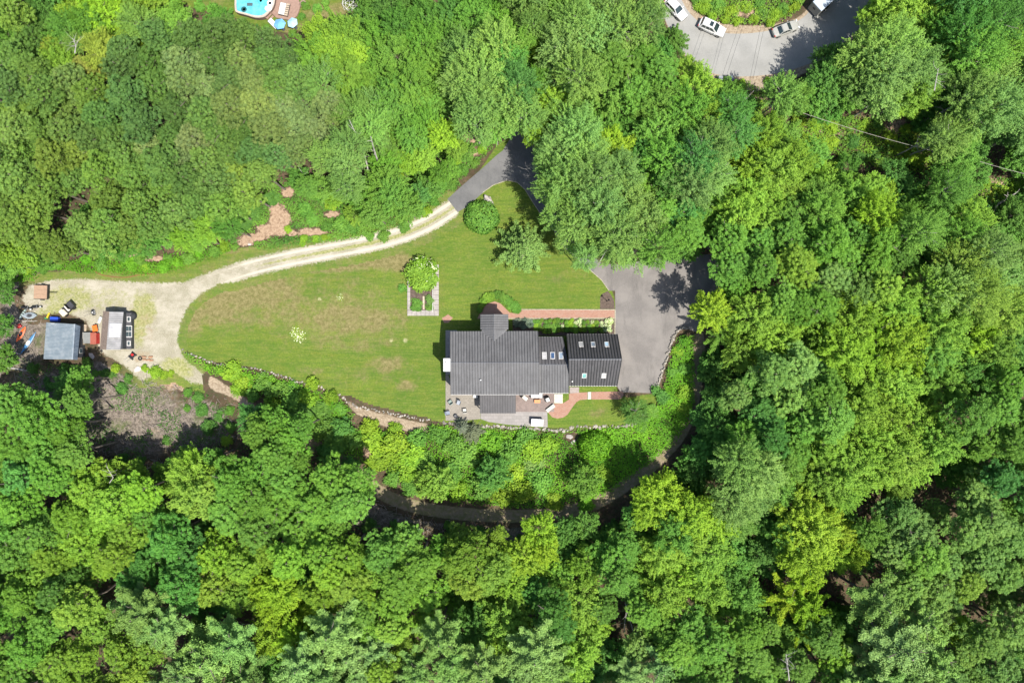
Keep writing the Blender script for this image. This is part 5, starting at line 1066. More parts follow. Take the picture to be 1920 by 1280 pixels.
def crown_plume(seed, Rr=4.2, H=8.0, whorls=7, per=6, needles=False, droop=.15, rise=.35, tot=15000, size=.25, w0=.42, sweep=.25):
    """limbs radiating from the leader, each a plume: white pine, spruce, staghorn-like maple shoots"""
    rng = np.random.default_rng(seed); P_, N_, S_, T_ = [], [], [], []
    lim = []
    for w_ in range(whorls):
        u = w_/(whorls-1) if whorls > 1 else 0; n = per if u < .8 else max(3, per-2); a0 = rng.uniform(0, 6.28)
        for i in range(n):
            a = a0+i*2*np.pi/n+rng.normal()*.16; L = Rr*(1-u)**.8*rng.uniform(.75, 1.12)+.35; lim.append((u, a, L, rng.uniform(-sweep, sweep)))
    tl = sum(l[2]**1.2 for l in lim)
    for u, a, L, sw in lim:
        k = int(tot*L**1.2/tl)+20; f = rng.uniform(.12, 1, k)**.8; side = rng.normal(size=k); wdt = w0*(L/Rr*.8+.4)*(1-f*.62)*np.sin(np.clip(f*1.15, 0, 1)*np.pi*.62+.4)
        aa = a+sw*f; x = np.cos(aa)*L*f - np.sin(aa)*side*wdt; y = np.sin(aa)*L*f + np.cos(aa)*side*wdt
        z = -H*.5*(1-u)*1.0 + H*.45*u*0 + L*(rise*f*f - droop*f) + rng.normal(size=k)*.11 - np.abs(side)*wdt*.25
        # serrated tips: bunch leaves in tufts along the limb
        P_.append(np.stack([x, y, z], 1)); nn = np.stack([np.cos(aa)*.5, np.sin(aa)*.5, np.full(k, .9)], 1)+rng.normal(size=(k, 3))*.5; N_.append(nn)
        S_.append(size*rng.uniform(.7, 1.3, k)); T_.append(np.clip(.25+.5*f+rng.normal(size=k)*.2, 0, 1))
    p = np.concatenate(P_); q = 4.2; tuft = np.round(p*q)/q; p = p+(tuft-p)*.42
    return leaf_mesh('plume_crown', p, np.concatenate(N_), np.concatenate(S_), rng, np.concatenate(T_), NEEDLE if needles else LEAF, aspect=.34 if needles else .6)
def bush_mesh(seed, n=1500, size=.17, flat=.8, flower=0.0, clumps=16, name='bush'):
    rng = np.random.default_rng(seed); d = unit(rng, clumps, -.05); cc = np.concatenate([d*np.array([.62, .62, .5])*rng.uniform(.7, 1.15, (clumps, 1)), [[0, 0, .25]]]); cr = rng.uniform(.26, .46, len(cc))
    p, nr, sz, ti = clump_leaves(cc, cr, n//len(cc), rng, size, .85, zmin=-.5); p[:, 2] += .35
    fl = (rng.uniform(0, 1, len(p)) < flower*np.clip(p[:, 2]*1.6, 0, 1)).astype(float)
    return leaf_mesh(name, p, nr, sz, rng, ti, LEAF, fl)
def round_bush(seed, n=2600, size=.15):
    rng = np.random.default_rng(seed); d = unit(rng, n, -.2); a = np.arctan2(d[:, 1], d[:, 0]); r = 1+.04*np.sin(5*a+seed)+rng.normal(size=n)*.035
    p = d*r[:, None]*np.array([1, 1, .85])+np.array([0, 0, .3]); return leaf_mesh('clipped_bush', p, d+rng.normal(size=d.shape)*.4, size*rng.uniform(.7, 1.2, n), rng, rng.uniform(0, 1, n), LEAF)
def trunk_mesh(seed, h=10.0, r=.26, spread=3.0, pale=False, limbs=6, name='trunk', reach=.5):
    rnd = random.Random(seed); mb = MB(); pts = [Vector((0, 0, -.6))]
    for k in range(1, 6): pts.append(Vector((rnd.uniform(-.18, .18)*k/2, rnd.uniform(-.18, .18)*k/2, h*k/5)))
    mb.path(pts, r, r*.35, 8)
    for i in range(limbs):
        f = rnd.uniform(.45, .92); b = pts[0].lerp(pts[-1], f); a = i*6.283/limbs+rnd.uniform(-.4, .4); L = spread*rnd.uniform(.6, 1.0); q = [b]
        for k in range(1, 4): q.append(b+Vector((math.cos(a)*L*k/3, math.sin(a)*L*k/3, L*reach*(k/3)**.8+rnd.uniform(-.2, .2))))
        mb.path(q, r*.38, r*.10, 5)
        for j in range(2):
            t = q[2]+Vector((rnd.uniform(-1, 1), rnd.uniform(-1, 1), rnd.uniform(.2, .9)))*.8; mb.tube(q[2], t, r*.13, r*.04, 4)
    me = bpy.data.meshes.new(name); me.from_pydata(mb.v, [], mb.f); me.update(); me.materials.append(PALEBARK if pale else BARK); return me
KIN = {}
KIN['O'] = dict(name='oak_tree', cat='oak tree', crowns=[crown_oak(100+i) for i in range(7)], R=4.6, h=14.5, trunks=[trunk_mesh(i, 11.5, .28, 3.0) for i in range(3)], word='rounded oak')
KIN['M'] = dict(name='maple_tree', cat='maple tree', crowns=[crown_maple(200+i) for i in range(6)], R=4.0, h=12.5, trunks=[trunk_mesh(10+i, 9.5, .2, 2.4) for i in range(3)], word='leafy maple')
KIN['G'] = dict(name='aspen_tree', cat='aspen tree', crowns=[crown_maple(300+i, 4.1, 9.0, .20, nb=360, spiky=.5, total=13500) for i in range(6)], R=4.1, h=16.0, trunks=[trunk_mesh(20+i, 14, .2, 3.2, True, 10, reach=.75) for i in range(3)], word='feathery aspen')
KIN['F'] = dict(name='fern_leaf_tree', cat='tree', crowns=[crown_plume(400+i, 4.6, 5.0, 4, 6, False, .1, .3, 9000, .27, .42) for i in range(3)], R=4.4, h=12.5, trunks=[trunk_mesh(30+i, 10, .18, 3) for i in range(2)], word='spiky plumed tree')
KIN['P'] = dict(name='pine_tree', cat='pine tree', crowns=[crown_plume(500+i, 4.7, 9.5, 7, 5, True, .06, .34, 17000, .32, .55, .12) for i in range(4)], R=4.3, h=17.5, trunks=[trunk_mesh(40+i, 15.5, .26, 2.6) for i in range(2)], word='plumed white pine')
KIN['S'] = dict(name='spruce_tree', cat='spruce tree', crowns=[crown_plume(600+i, 3.6, 8.0, 12, 9, True, .28, .12, 17000, .28, .34, .1) for i in range(2)], R=3.6, h=8.0, trunks=[trunk_mesh(50+i, 6.8, .16, 1.5) for i in range(1)], word='conical spruce')
KIN['D'] = dict(name='understory_tree', cat='young tree', crowns=[crown_maple(700+i, 3.0, 4.2, .27, nb=150, total=5200) for i in range(4)], R=3.0, h=7.0, trunks=[trunk_mesh(60+i, 5.5, .1, 1.8) for i in range(2)], word='understory tree')
COL = dict(g=(.116, .255, .040), d=(.082, .198, .038), y=(.158, .295, .036), l=(.188, .325, .028), s=(.145, .270, .066), b=(.078, .215, .046), p=(.135, .245, .062), k=(.155, .270, .038), n=(.160, .300, .090), o=(.190, .300, .026), e=(.23, .30, .045), u=(.150, .205, .155), v=(.120, .300, .022))
CWORD = dict(g='mid green', d='deep green', y='yellow green', l='bright lime green', s='silvery green', b='bluish green', p='cream tinged green', k='olive green', n='soft grey green', o='golden lime', e='yellowing', u='silver blue', v='fresh green')
TREE_TXT = """
20 25 38 O g;75 15 30 M d;60 70 36 O d;120 55 30 M g;130 15 30 M y;160 40 32 M g;185 18 34 M l;175 62 26 M y;105 92 26 M k;140 80 20 G s;182 88 28 M e;98 88 18 M e
250 35 34 G s;245 65 22 M l;300 15 34 M y;330 40 30 M g;292 60 36 O d;350 65 38 O d;410 60 40 O d;460 68 36 O d;500 80 34 O d;228 95 36 O d
220 122 38 O d;280 115 40 O d;340 120 42 O s;400 110 40 O d;452 112 36 O p;505 112 36 O d;545 110 34 O d;590 100 36 M g;620 90 32 M y;600 62 34 M y;640 62 34 M y
25 110 38 O g;62 132 34 O g;15 160 36 O d;80 172 38 O d;40 198 36 O g;125 150 38 O s;115 202 38 O g;170 172 38 O g;160 128 30 O e;230 180 40 O d;185 215 36 O d
290 165 42 O d;345 150 40 O p;390 165 40 O s;430 155 36 O d;470 150 38 O p;520 160 36 O d;560 150 36 O d;600 145 34 G s;330 210 38 O d;380 215 42 O g;430 200 40 O p;480 195 36 O p;530 195 36 O s;575 195 34 O p;615 190 32 O s
20 238 38 O g;70 245 36 O g;120 250 36 O g;95 290 38 O y;30 280 38 O g;150 285 36 O y;25 330 40 O g;80 350 42 O g;60 392 36 O g;130 330 34 O g;170 260 36 O d;215 255 40 O d;260 230 38 O d;275 272 38 O s;225 300 38 O g;320 255 36 O d
365 260 38 O p;410 250 38 O d;450 245 36 O d;500 240 36 O p;550 235 40 O p;590 245 36 O p;555 278 34 O s;520 290 34 O d;610 290 30 G s;345 295 34 O p;385 302 38 O g;430 290 40 O d;475 282 36 O d;490 325 32 O g
180 322 36 O g;250 330 40 O g;300 310 38 O g;200 372 40 O g;255 382 38 O g;310 352 36 O g;350 335 34 O d;400 342 40 O d;440 332 38 O y;460 362 34 O y;420 388 38 O g;370 382 34 O d;330 397 34 O g;390 422 30 M y;425 425 24 M d
20 420 38 O g;60 440 34 O g;100 462 32 O g;200 422 36 O g;240 430 36 O g;180 450 34 O g;285 420 34 O g;270 452 26 M d;230 465 20 M d;48 478 22 M y;345 445 24 M y;375 445 22 M g;20 475 26 M y;310 445 18 M g
690 32 32 D d;650 92 34 M y;645 130 30 M y;700 75 36 M g;735 95 36 M g;700 130 30 M g;745 42 34 M d;800 30 34 M d;790 72 34 M g;840 55 32 M g;850 20 30 M d;890 15 34 M g;930 30 34 M g;920 60 28 M d;985 15 26 G s;1000 42 28 G s;1010 70 30 M y;960 80 34 M g
770 150 40 M g;740 175 34 M g;790 190 36 M g;655 160 34 M g;660 205 34 G s;690 230 36 G s;650 270 34 G s;645 305 32 G s;815 112 30 M g;870 92 40 G s;930 70 36 G s;900 130 44 G s;945 112 42 G b;970 150 38 G b;895 172 44 G s;865 150 34 G s;950 190 44 G s;890 215 38 G s;930 230 30 G g;985 212 34 G s
1010 150 26 G g;1050 130 40 G s;1060 80 44 G s;1110 52 46 G s;1170 42 44 G s;1215 30 36 G s;1080 28 36 G s;1040 30 30 M g;1092 132 40 G s;1040 190 30 M y;1030 232 22 M l;1068 215 36 G s;1002 252 22 M l
1150 110 46 O g;1200 112 44 O g;1240 130 38 O g;1142 165 42 M g;1190 170 42 O g;1235 190 38 M g;1262 72 34 S d;1085 242 40 G s;1052 278 40 G s;1100 290 40 G s;1145 262 22 M l;1190 240 38 M d;1235 240 38 M g;1268 215 34 M g;1132 230 34 M g
1060 330 42 G s;1040 350 34 G s;1050 400 34 G s;1074 448 30 G s;1026 300 24 G s;1040 262 28 G s;1096 482 22 G s;1110 330 44 G s;1160 320 40 G s;1210 290 40 O b;1250 290 38 G g;1082 380 42 G s;1130 380 44 G s;1180 370 42 G s;1220 350 38 O g;1260 340 40 O b;1078 422 30 G s;1112 430 40 G s;1160 430 44 G s;1210 410 42 G s;1120 458 26 G s;1155 470 30 G s;1200 462 36 G s;1240 460 36 G g;1280 400 42 O b;1250 395 38 O g
1288 130 26 M y;1310 160 38 M y;1340 192 26 M g;1290 200 36 M g;1330 222 38 M y;1475 172 34 G s;1492 185 26 M g;1340 265 40 G s;1385 245 34 G b;1310 290 40 G b;1300 340 42 G s;1342 322 34 G s;1290 432 40 O g
1410 260 34 M y;1440 240 32 M y;1470 260 36 M g;1495 298 32 M y;1420 300 40 M l;1460 310 38 M y;1420 350 40 M y;1470 340 38 M y;1525 318 26 D y;1556 352 28 D y;1365 340 34 M g;1540 370 36 M g
1640 90 44 G s;1690 72 44 G s;1680 120 48 G s;1722 110 40 G s;1632 140 40 G s;1670 172 38 G s;1600 120 34 M g;1590 160 34 M g;1562 112 30 M d;1560 150 36 M d;1545 172 24 M g;1595 178 24 M g;1720 170 36 M y;1702 192 24 M y;1745 188 20 D g;1760 80 36 M y;1770 40 40 M g;1722 25 38 M y;1668 25 30 M y
1830 50 46 G b;1880 30 44 G b;1850 92 44 G g;1900 80 36 G g;1800 122 34 M d;1880 140 40 G s;1840 170 44 G s;1890 192 44 G s;1842 212 40 G s;1782 160 34 D d;1772 210 28 D d;1882 240 30 D d;1756 255 20 G s;1800 290 34 M g;1790 350 38 G g;1762 380 36 M g;1830 402 34 M y;1912 428 22 D d
1592 345 24 D g;1635 350 24 D y;1660 372 26 D y;1600 370 38 M g;1550 400 40 M g;1490 400 40 O g;1440 410 38 M y;1390 400 38 M y;1340 380 38 M g;1650 400 36 M l;1700 360 34 D d;1700 402 34 M g;1740 430 38 G g
1370 445 44 O g;1420 460 44 O g;1480 450 46 O g;1372 500 38 O g;1385 535 34 O g;1430 500 38 O g;1500 500 40 O y;1560 450 48 O g;1610 440 46 O g;1660 450 44 O g;1690 482 36 O g;1590 492 48 O g;1640 500 46 O g;1560 520 44 O s;1610 540 46 O s;1660 540 38 O y;1690 570 36 M y;1470 560 38 O g;1502 572 36 O g;1540 570 38 O g
1336 582 34 M l;1350 630 30 F g;1420 590 40 M y;1460 632 44 M y;1440 652 34 M y;1385 632 22 M y;1560 620 44 M y;1600 600 44 M y;1640 620 44 F l;1590 660 46 M l;1640 670 44 F l;1700 640 44 M l;1720 670 40 F l;1690 615 34 M y;1740 590 36 M g;1762 540 40 G y;1820 490 44 G k;1870 470 40 G s;1800 540 44 G s;1850 550 44 G k;1890 520 40 G s;1900 580 36 G k;1762 482 34 D d;1880 425 30 D d;1820 440 36 G g
1780 620 42 M y;1840 630 44 M l;1870 662 36 M y;1800 672 40 M g;1762 662 36 M g;1902 650 34 D d;1790 720 40 M g;1830 710 40 M d;1890 720 40 O g;1450 700 44 O s;1500 690 44 O s;1540 702 40 O s;1500 742 46 O s;1550 740 42 O g;1380 740 36 O s;1402 705 24 D d;1342 702 28 D d;1345 750 28 D d
1640 720 44 M y;1690 720 40 M y;1620 770 42 M y;1670 772 44 M y;1560 782 44 O g;1510 800 46 O g;1560 832 44 O y;1430 780 38 O b;1450 822 40 O b;1355 800 30 M d;1480 850 40 O g;1620 830 44 M y;1670 830 40 M y;1730 790 44 M y;1772 830 40 M y;1720 870 40 M y;1830 780 44 O g;1880 770 40 O g;1850 822 42 O g;1900 832 40 O g;1318 852 28 D b;1348 850 34 D d;1400 822 30 M g
1312 885 30 D d;1395 872 44 G s;1392 912 42 G s;1432 892 40 G s;1382 950 38 G s;1300 972 38 M l;1342 982 36 M l;1242 930 40 M l;1225 955 36 M l;1275 950 32 M l;1470 880 36 M g;1512 872 40 M y;1560 900 44 M y;1610 882 44 M y;1660 880 42 M y;1700 860 40 M y;1590 925 32 M y
1500 960 42 M l;1530 1002 44 M o;1560 1040 34 M l;1512 1042 42 M o;1480 1010 32 M g;1502 1092 38 F o;1480 1122 42 F o;1520 1142 40 F l;1452 1130 30 F l;1512 1180 34 F l;1692 970 44 O s;1720 1012 46 O s;1680 1032 46 O s;1740 1050 40 O g;1700 1100 44 O s;1750 1110 42 O s;1780 1062 36 O s;1635 1000 28 M g
1820 1000 44 O s;1862 980 44 O s;1842 932 44 O s;1882 900 40 O b;1805 885 30 D d;1902 1012 40 O s;1850 1052 46 O s;1812 1092 40 O k;1890 1082 40 O s;1330 1040 44 M y;1300 1080 44 M y;1330 1112 36 M y;1290 1022 34 M y;1382 1062 32 D d;1420 1052 28 D s;1400 1122 34 M g;1360 1162 28 D g
1300 1180 40 O g;1340 1212 42 O g;1290 1242 42 O g;1350 1262 40 O g;1400 1192 38 O g;1440 1180 34 O g;1412 1242 38 O g;1550 1200 38 O g;1575 1232 40 O y;1560 1268 40 O g;1660 1140 50 P n;1700 1220 60 P n;1762 1250 50 P n;1640 1240 44 P n;1742 1170 44 P n;1792 1182 26 M l;1850 1202 42 O s;1902 1180 40 O s;1880 1252 44 O s;1828 1262 36 O s;1610 1180 34 D d
150 712 28 O g;145 752 30 O g;155 775 20 O g;10 548 20 D d;6 610 20 D d;8 672 22 D d;20 760 44 O g;62 790 46 O g;110 802 42 O g;30 830 44 O g;80 852 44 O g;135 850 36 O g;40 902 46 O b;90 892 40 O g;30 952 40 O g;62 1002 44 O g;20 1040 40 O g
200 892 38 O y;160 922 42 O y;212 942 46 O y;260 922 36 O y;180 982 44 O y;130 972 44 O y;232 992 40 O y;212 1042 34 O y;142 1022 44 O y;100 1042 40 O k;272 962 34 O g;255 885 26 O y;345 900 42 M k;360 932 40 M k;310 900 28 D g
310 1012 44 O b;342 1042 44 O b;270 1062 44 O b;330 1092 44 O b;240 1082 36 O b;350 1130 26 O b;400 1042 46 O y;450 1062 44 O y;400 1102 46 O k;442 1122 42 O k;420 962 44 O g;470 942 46 O g;430 902 42 O g;480 885 40 O g;530 902 46 O g;520 952 46 O g;480 1002 44 O g;560 1002 44 O g;540 1052 44 O y;600 1042 42 O y;590 952 46 O g;622 902 44 O g;650 942 46 O g;672 905 34 O g
512 790 32 O g;485 812 34 O g;540 825 40 O g;515 855 36 O g;565 800 26 O g;402 858 26 O g;362 874 30 M y;412 886 30 O y;560 860 30 O g;520 1112 34 M l;530 1152 44 M l;510 1190 42 M l;550 1212 34 M l;602 1120 40 O y;622 1082 40 O y
60 1082 40 M y;30 1122 44 O g;100 1112 40 O d;150 1082 36 O d;140 1142 44 O k;90 1172 36 O g;50 1212 44 O g;100 1242 44 O k;30 1262 44 O g;150 1232 40 O k;220 1222 44 O k;280 1222 36 O k;250 1268 36 O k;180 1182 36 O k;260 1155 46 P n;298 1180 40 P n;380 1240 60 P n;432 1212 44 P n;340 1270 44 P n;452 1268 40 P n;560 1252 44 P n;620 1192 50 P n;592 1270 40 P n;500 1252 30 D d
760 1022 42 O g;720 1042 44 O g;700 1082 44 O y;750 1092 46 O g;682 1122 44 O y;782 1062 38 O g;802 1112 42 O y;740 1132 44 O y;690 1182 38 O y;652 1042 40 O y;645 1102 44 O k;882 1050 46 O k;922 1072 42 O k;878 1092 42 O k;862 1012 32 O k;932 1002 22 O k;828 1032 32 O g
1012 1000 32 M l;1020 1032 26 M l;1032 1060 22 M l;1060 1052 30 D d;1102 1062 32 M y;1150 1050 42 O g;1172 1030 34 O g;1160 1088 36 O g;1120 1022 26 D d;1062 995 26 D d;1100 985 24 D d;1032 1148 42 O b;1045 1182 38 O b;1002 1112 34 O b;1090 1132 38 M y;1130 1140 34 O g;1090 1212 42 M y;1078 1245 36 M y
950 1172 44 M y;922 1202 42 M y;882 1182 34 M d;960 1132 34 M y;1000 1232 50 P n;1035 1265 40 P n;850 1242 46 P n;822 1202 40 P n;902 1262 44 P n;762 1222 36 O y;712 1262 40 O k;652 1232 46 P n;782 1268 42 P n;1220 1082 40 M y;1250 1122 40 M y;1242 1042 38 M y;1270 1002 38 M g;1200 1212 38 O s;1240 1252 44 P n;1182 1268 32 P n;1250 1182 42 O g;1272 1222 38 O g;1205 1150 30 O g
500 1040 30 O y;580 1160 30 D d;670 1150 34 O g;740 1180 34 O k;700 1225 34 P n;800 1170 34 O y;860 1130 34 D g;1200 1000 32 D g;1195 1040 30 D g;1130 1250 28 D d
575 350 20 D g;602 352 22 D g;625 372 18 D y;560 335 20 D d;740 270 28 M g;772 250 28 M g;800 230 28 M g;832 250 26 M l;855 275 20 M y;792 290 24 M y;720 300 28 M g;722 345 34 M g;692 372 34 M g;738 366 30 M g;760 386 28 M g;702 400 24 M g;800 350 26 D d;786 366 20 D b;840 318 20 D g;872 285 18 D g;822 325 18 D g;650 345 28 G s;705 260 26 G s;770 300 24 D y;665 400 20 D y
"""
LOWC = [(0, 0, 0)]
rt = random.Random(11)
def add_tree(px, py, rp, k, c, dz=0.0, extra_h=None, loc=None, label=None, meshes=None):
    K = KIN[k]; s = rp/PPM/K['R']*1.0; h = K['h']*(0.62+0.38*min(1.25, s)) + rt.uniform(-2.5, 2.3) + dz
    if extra_h: h = extra_h
    top = h; mid = h-1.5 if k not in 'S' else h*.6
    if loc is None:
        w_ = P(px, py, up=mid*0.95); x, y = w_.x, w_.y
    else: x, y = loc
    g = gz(x, y)
    ash = k == 'O' and c in 'dps'; root = bpy.data.objects.new('muted_oak_tree' if ash else K['name'], None); link(root); root.location = (x, y, g-.05); root.rotation_euler = (0, 0, rt.uniform(0, 6.28)); root.empty_display_size = .5  # these are oaks too
    root['category'] = 'ash tree' if ash else K['cat']; root['_px'] = px; root['_py'] = py
    cme = rt.choice(meshes or K['crowns']); cr = bpy.data.objects.new('crown', cme); link(cr, root)
    zs = {'O': s*.95, 'M': s, 'G': s, 'F': s, 'P': s, 'S': s, 'D': s}[k]; half = {'O': 2.2, 'M': 3.9, 'G': 4.6, 'F': .6, 'P': .6, 'S': .2, 'D': 2.2}[k]*zs
    cr.location = (0, 0, h-half); cr.scale = (s*rt.uniform(.92, 1.08), s*rt.uniform(.92, 1.08), zs*rt.uniform(.9, 1.1)); cr.rotation_euler = (rt.uniform(-.08, .08), rt.uniform(-.08, .08), 0)
    b = COL[c]; j = rt.uniform(.86, 1.12)
    if k == 'O' and px < 720 and py < 490: b = (b[0]*1.04, b[1]*.86, b[2]*1.15)   # the duller oak stand at upper left
    cr.color = (b[0]*j*1.12*rt.uniform(.92, 1.10), b[1]*j*1.12, b[2]*j*rt.uniform(.85, 1.2), 1)
    tr = bpy.data.objects.new('trunk', rt.choice(K['trunks'])); link(tr, root); th = {'O': 11.5, 'M': 9.5, 'G': 14, 'F': 10, 'P': 15.5, 'S': 6.8, 'D': 5.5}[k]
    tr.scale = (max(.6, s), max(.6, s), (h-half*.6)/th if k not in 'PS' else (h-.3)/th)
    size = 'broad' if rp >= 42 else ('medium' if rp >= 32 else ('small' if rp >= 24 else 'very small'))
    root['_look'] = f"{size} {CWORD[c]} {'rounded ash' if ash else K['word']}"
    if label: root['_fixed'] = label
    return root, cr
TREES = []; XY = []
for ln in TREE_TXT.strip().replace('\n', ';').split(';'):
    a = ln.split()
    if len(a) < 5: continue
    px, py, rp = int(a[0]), int(a[1]), int(a[2]); r_, c_ = add_tree(px, py, rp, a[3], a[4]); 
    if 440 < px < 880 and 240 < py < 412 and a[3] in 'MD' and px > 640:   # young growth beside the drive
        pass
    TREES.append((r_, px, py, a[3], a[4])); XY.append((r_.location.x, r_.location.y, rp/PPM))
# ------------------------------------------------------------------ fill the forest between the mapped trees
CANOPY = [  # photo outline of the open ground: no tall tree is added inside
 [(-60, 505), (60, 500), (120, 492), (200, 488), (330, 478), (400, 465), (440, 455), (440, 410), (500, 350), (560, 335), (640, 350), (700, 330), (760, 240), (880, 225), (930, 250), (985, 250), (1010, 320), (1040, 400), (1070, 460), (1120, 480), (1220, 500), (1345, 480), (1356, 540), (1322, 570), (1325, 640), (1320, 720), (1310, 800), (1290, 850), (1230, 900), (1160, 970), (1090, 1005), (1000, 1000), (900, 1010), (780, 1010), (700, 985), (690, 960), (700, 880), (640, 850), (600, 840), (570, 780), (500, 755), (440, 790), (450, 850), (370, 845), (290, 870), (180, 860), (190, 780), (120, 680), (60, 735), (-60, 745)],
 [(1225, -60), (1240, 60), (1280, 110), (1350, 145), (1400, 190), (1450, 190), (1500, 150), (1540, 120), (1610, 60), (1660, -60)],
 [(350, -60), (345, 10), (400, 25), (500, 55), (560, 65), (650, 40), (700, -60)],
 [(1470, 200), (1560, 215), (1640, 215), (1740, 240), (1770, 290), (1740, 320), (1650, 310), (1580, 290), (1500, 250)],
 [(1830, 330), (1960, 330), (1960, 385), (1850, 380)]]
def in_open(px, py, pad=0):
    X = np.array([px], float); Y = np.array([py], float)
    return any(bool(inside(X, Y, poly)[0]) or (pad and float(dist(X, Y, poly)[0]) < pad) for poly in CANOPY)
rt = random.Random(77)
tn = [(a[1], a[2], a[3], a[4]) for a in TREES]
def too_close(x, y, f):
    for (a, b, r) in XY:
        if (a-x)**2+(b-y)**2 < (r*f)**2: return True
    return False
nfill = 0
GAPS = [(135, 365, 44), (325, 432, 34), (1600, 955, 40), (1740, 905, 46), (1850, 1160, 44), (1560, 1085, 44), (1180, 1160, 46), (560, 1090, 24), (15, 178, 26), (1880, 250, 40), (500, 395, 26), (1300, 820, 26)]
for it in range(9000):
    px = rt.uniform(-10, 1930); py = rt.uniform(-10, 1290)
    if in_open(px, py, 22): continue
    if any((px-a)**2+(py-b)**2 < r*r for a, b, r in GAPS): continue
    p = P(px, py, up=10.0)
    if too_close(p.x, p.y, 1.0): continue
    k, c = min(((a-px)**2+(b-py)**2, kk, cc) for a, b, kk, cc in tn if kk != 'F')[1:]
    if k == 'S': k = 'M'
    rp = rt.uniform(26, 36); r_, _ = add_tree(px, py, rp, k, c, dz=-1.5); XY.append((p.x, p.y, rp/PPM)); nfill += 1
print('fill trees', nfill, 'mapped', len(TREES))
# trees just beyond the frame, so that crowns lean in and shade falls as in the photograph
RING = []
for it in range(2500):
    px = rt.uniform(-110, 2040); py = rt.uniform(-110, 1400)
    if -20 < px < 1940 and -20 < py < 1300: continue
    if in_open(max(0, min(1919, px)), max(0, min(1279, py)), 10) and (py < 0 or px < 0): continue
    p = P(px, py, up=10.0)
    if too_close(p.x, p.y, .98): continue
    k, c = min(((a-px)**2+(b-py)**2, kk, cc) for a, b, kk, cc in tn if kk != 'F')[1:]
    if k == 'S': k = 'M'
    rp = rt.uniform(38, 50); r_, _ = add_tree(px, py, rp, k, c); XY.append((p.x, p.y, rp/PPM)); r_['_fixed'] = 'woodland tree rooted just beyond the edge of the photo'; r_['group'] = 'woodland trees outside the frame'
    RING.append(r_)
print('ring', len(RING))
# low understory below the canopy gaps
for it in range(2600):
    px = rt.uniform(0, 1920); py = rt.uniform(0, 1280)
    if in_open(px, py, 6): continue
    p = P(px, py, up=5.0); m_ = 1e9
    for (a, b, r) in XY: m_ = min(m_, math.hypot(a-p.x, b-p.y)/r)
    if m_ < .80 or any((px-a)**2+(py-b)**2 < (r*.6)**2 for a, b, r in GAPS): continue
    r_, _ = add_tree(px, py, rt.uniform(20, 28), 'D', rt.choice('ddgb')); XY.append((p.x, p.y, 2.2))
# ------------------------------------------------------------------ shrubs
BUSHES = [bush_mesh(800+i) for i in range(6)]; CLIP = [round_bush(820+i) for i in range(2)]; FLB = [bush_mesh(840+i, flower=.55, name='flowering_bush') for i in range(2)]
def add_bush(px, py, rp, c, h=None, me=None, look=None, cat='bush', name='bush', fixed=None, up0=0.0):
    p = P(px, py, up=(h or rp/PPM*.9)*.6+up0); g = gz(p.x, p.y)+up0; s = rp/PPM
    m_ = me or rt.choice(BUSHES); o = bpy.data.objects.new(name, m_); link(o); o.location = (p.x, p.y, g-.05)
    hh = (h or s*.95); o.scale = (s*rt.uniform(.95, 1.1), s*rt.uniform(.9, 1.05), hh/1.25); o.rotation_euler = (0, 0, rt.uniform(0, 6.28))
    b = COL[c]; j = rt.uniform(.9, 1.12); o.color = (b[0]*j*rt.uniform(.9, 1.1), b[1]*j, b[2]*j, 1)
    o['category'] = cat; o['_px'] = px; o['_py'] = py
    o['_look'] = look or f"{'large' if rp > 26 else 'small'} {CWORD[c]} leafy bush"
    if fixed: o['_fixed'] = fixed
    return o
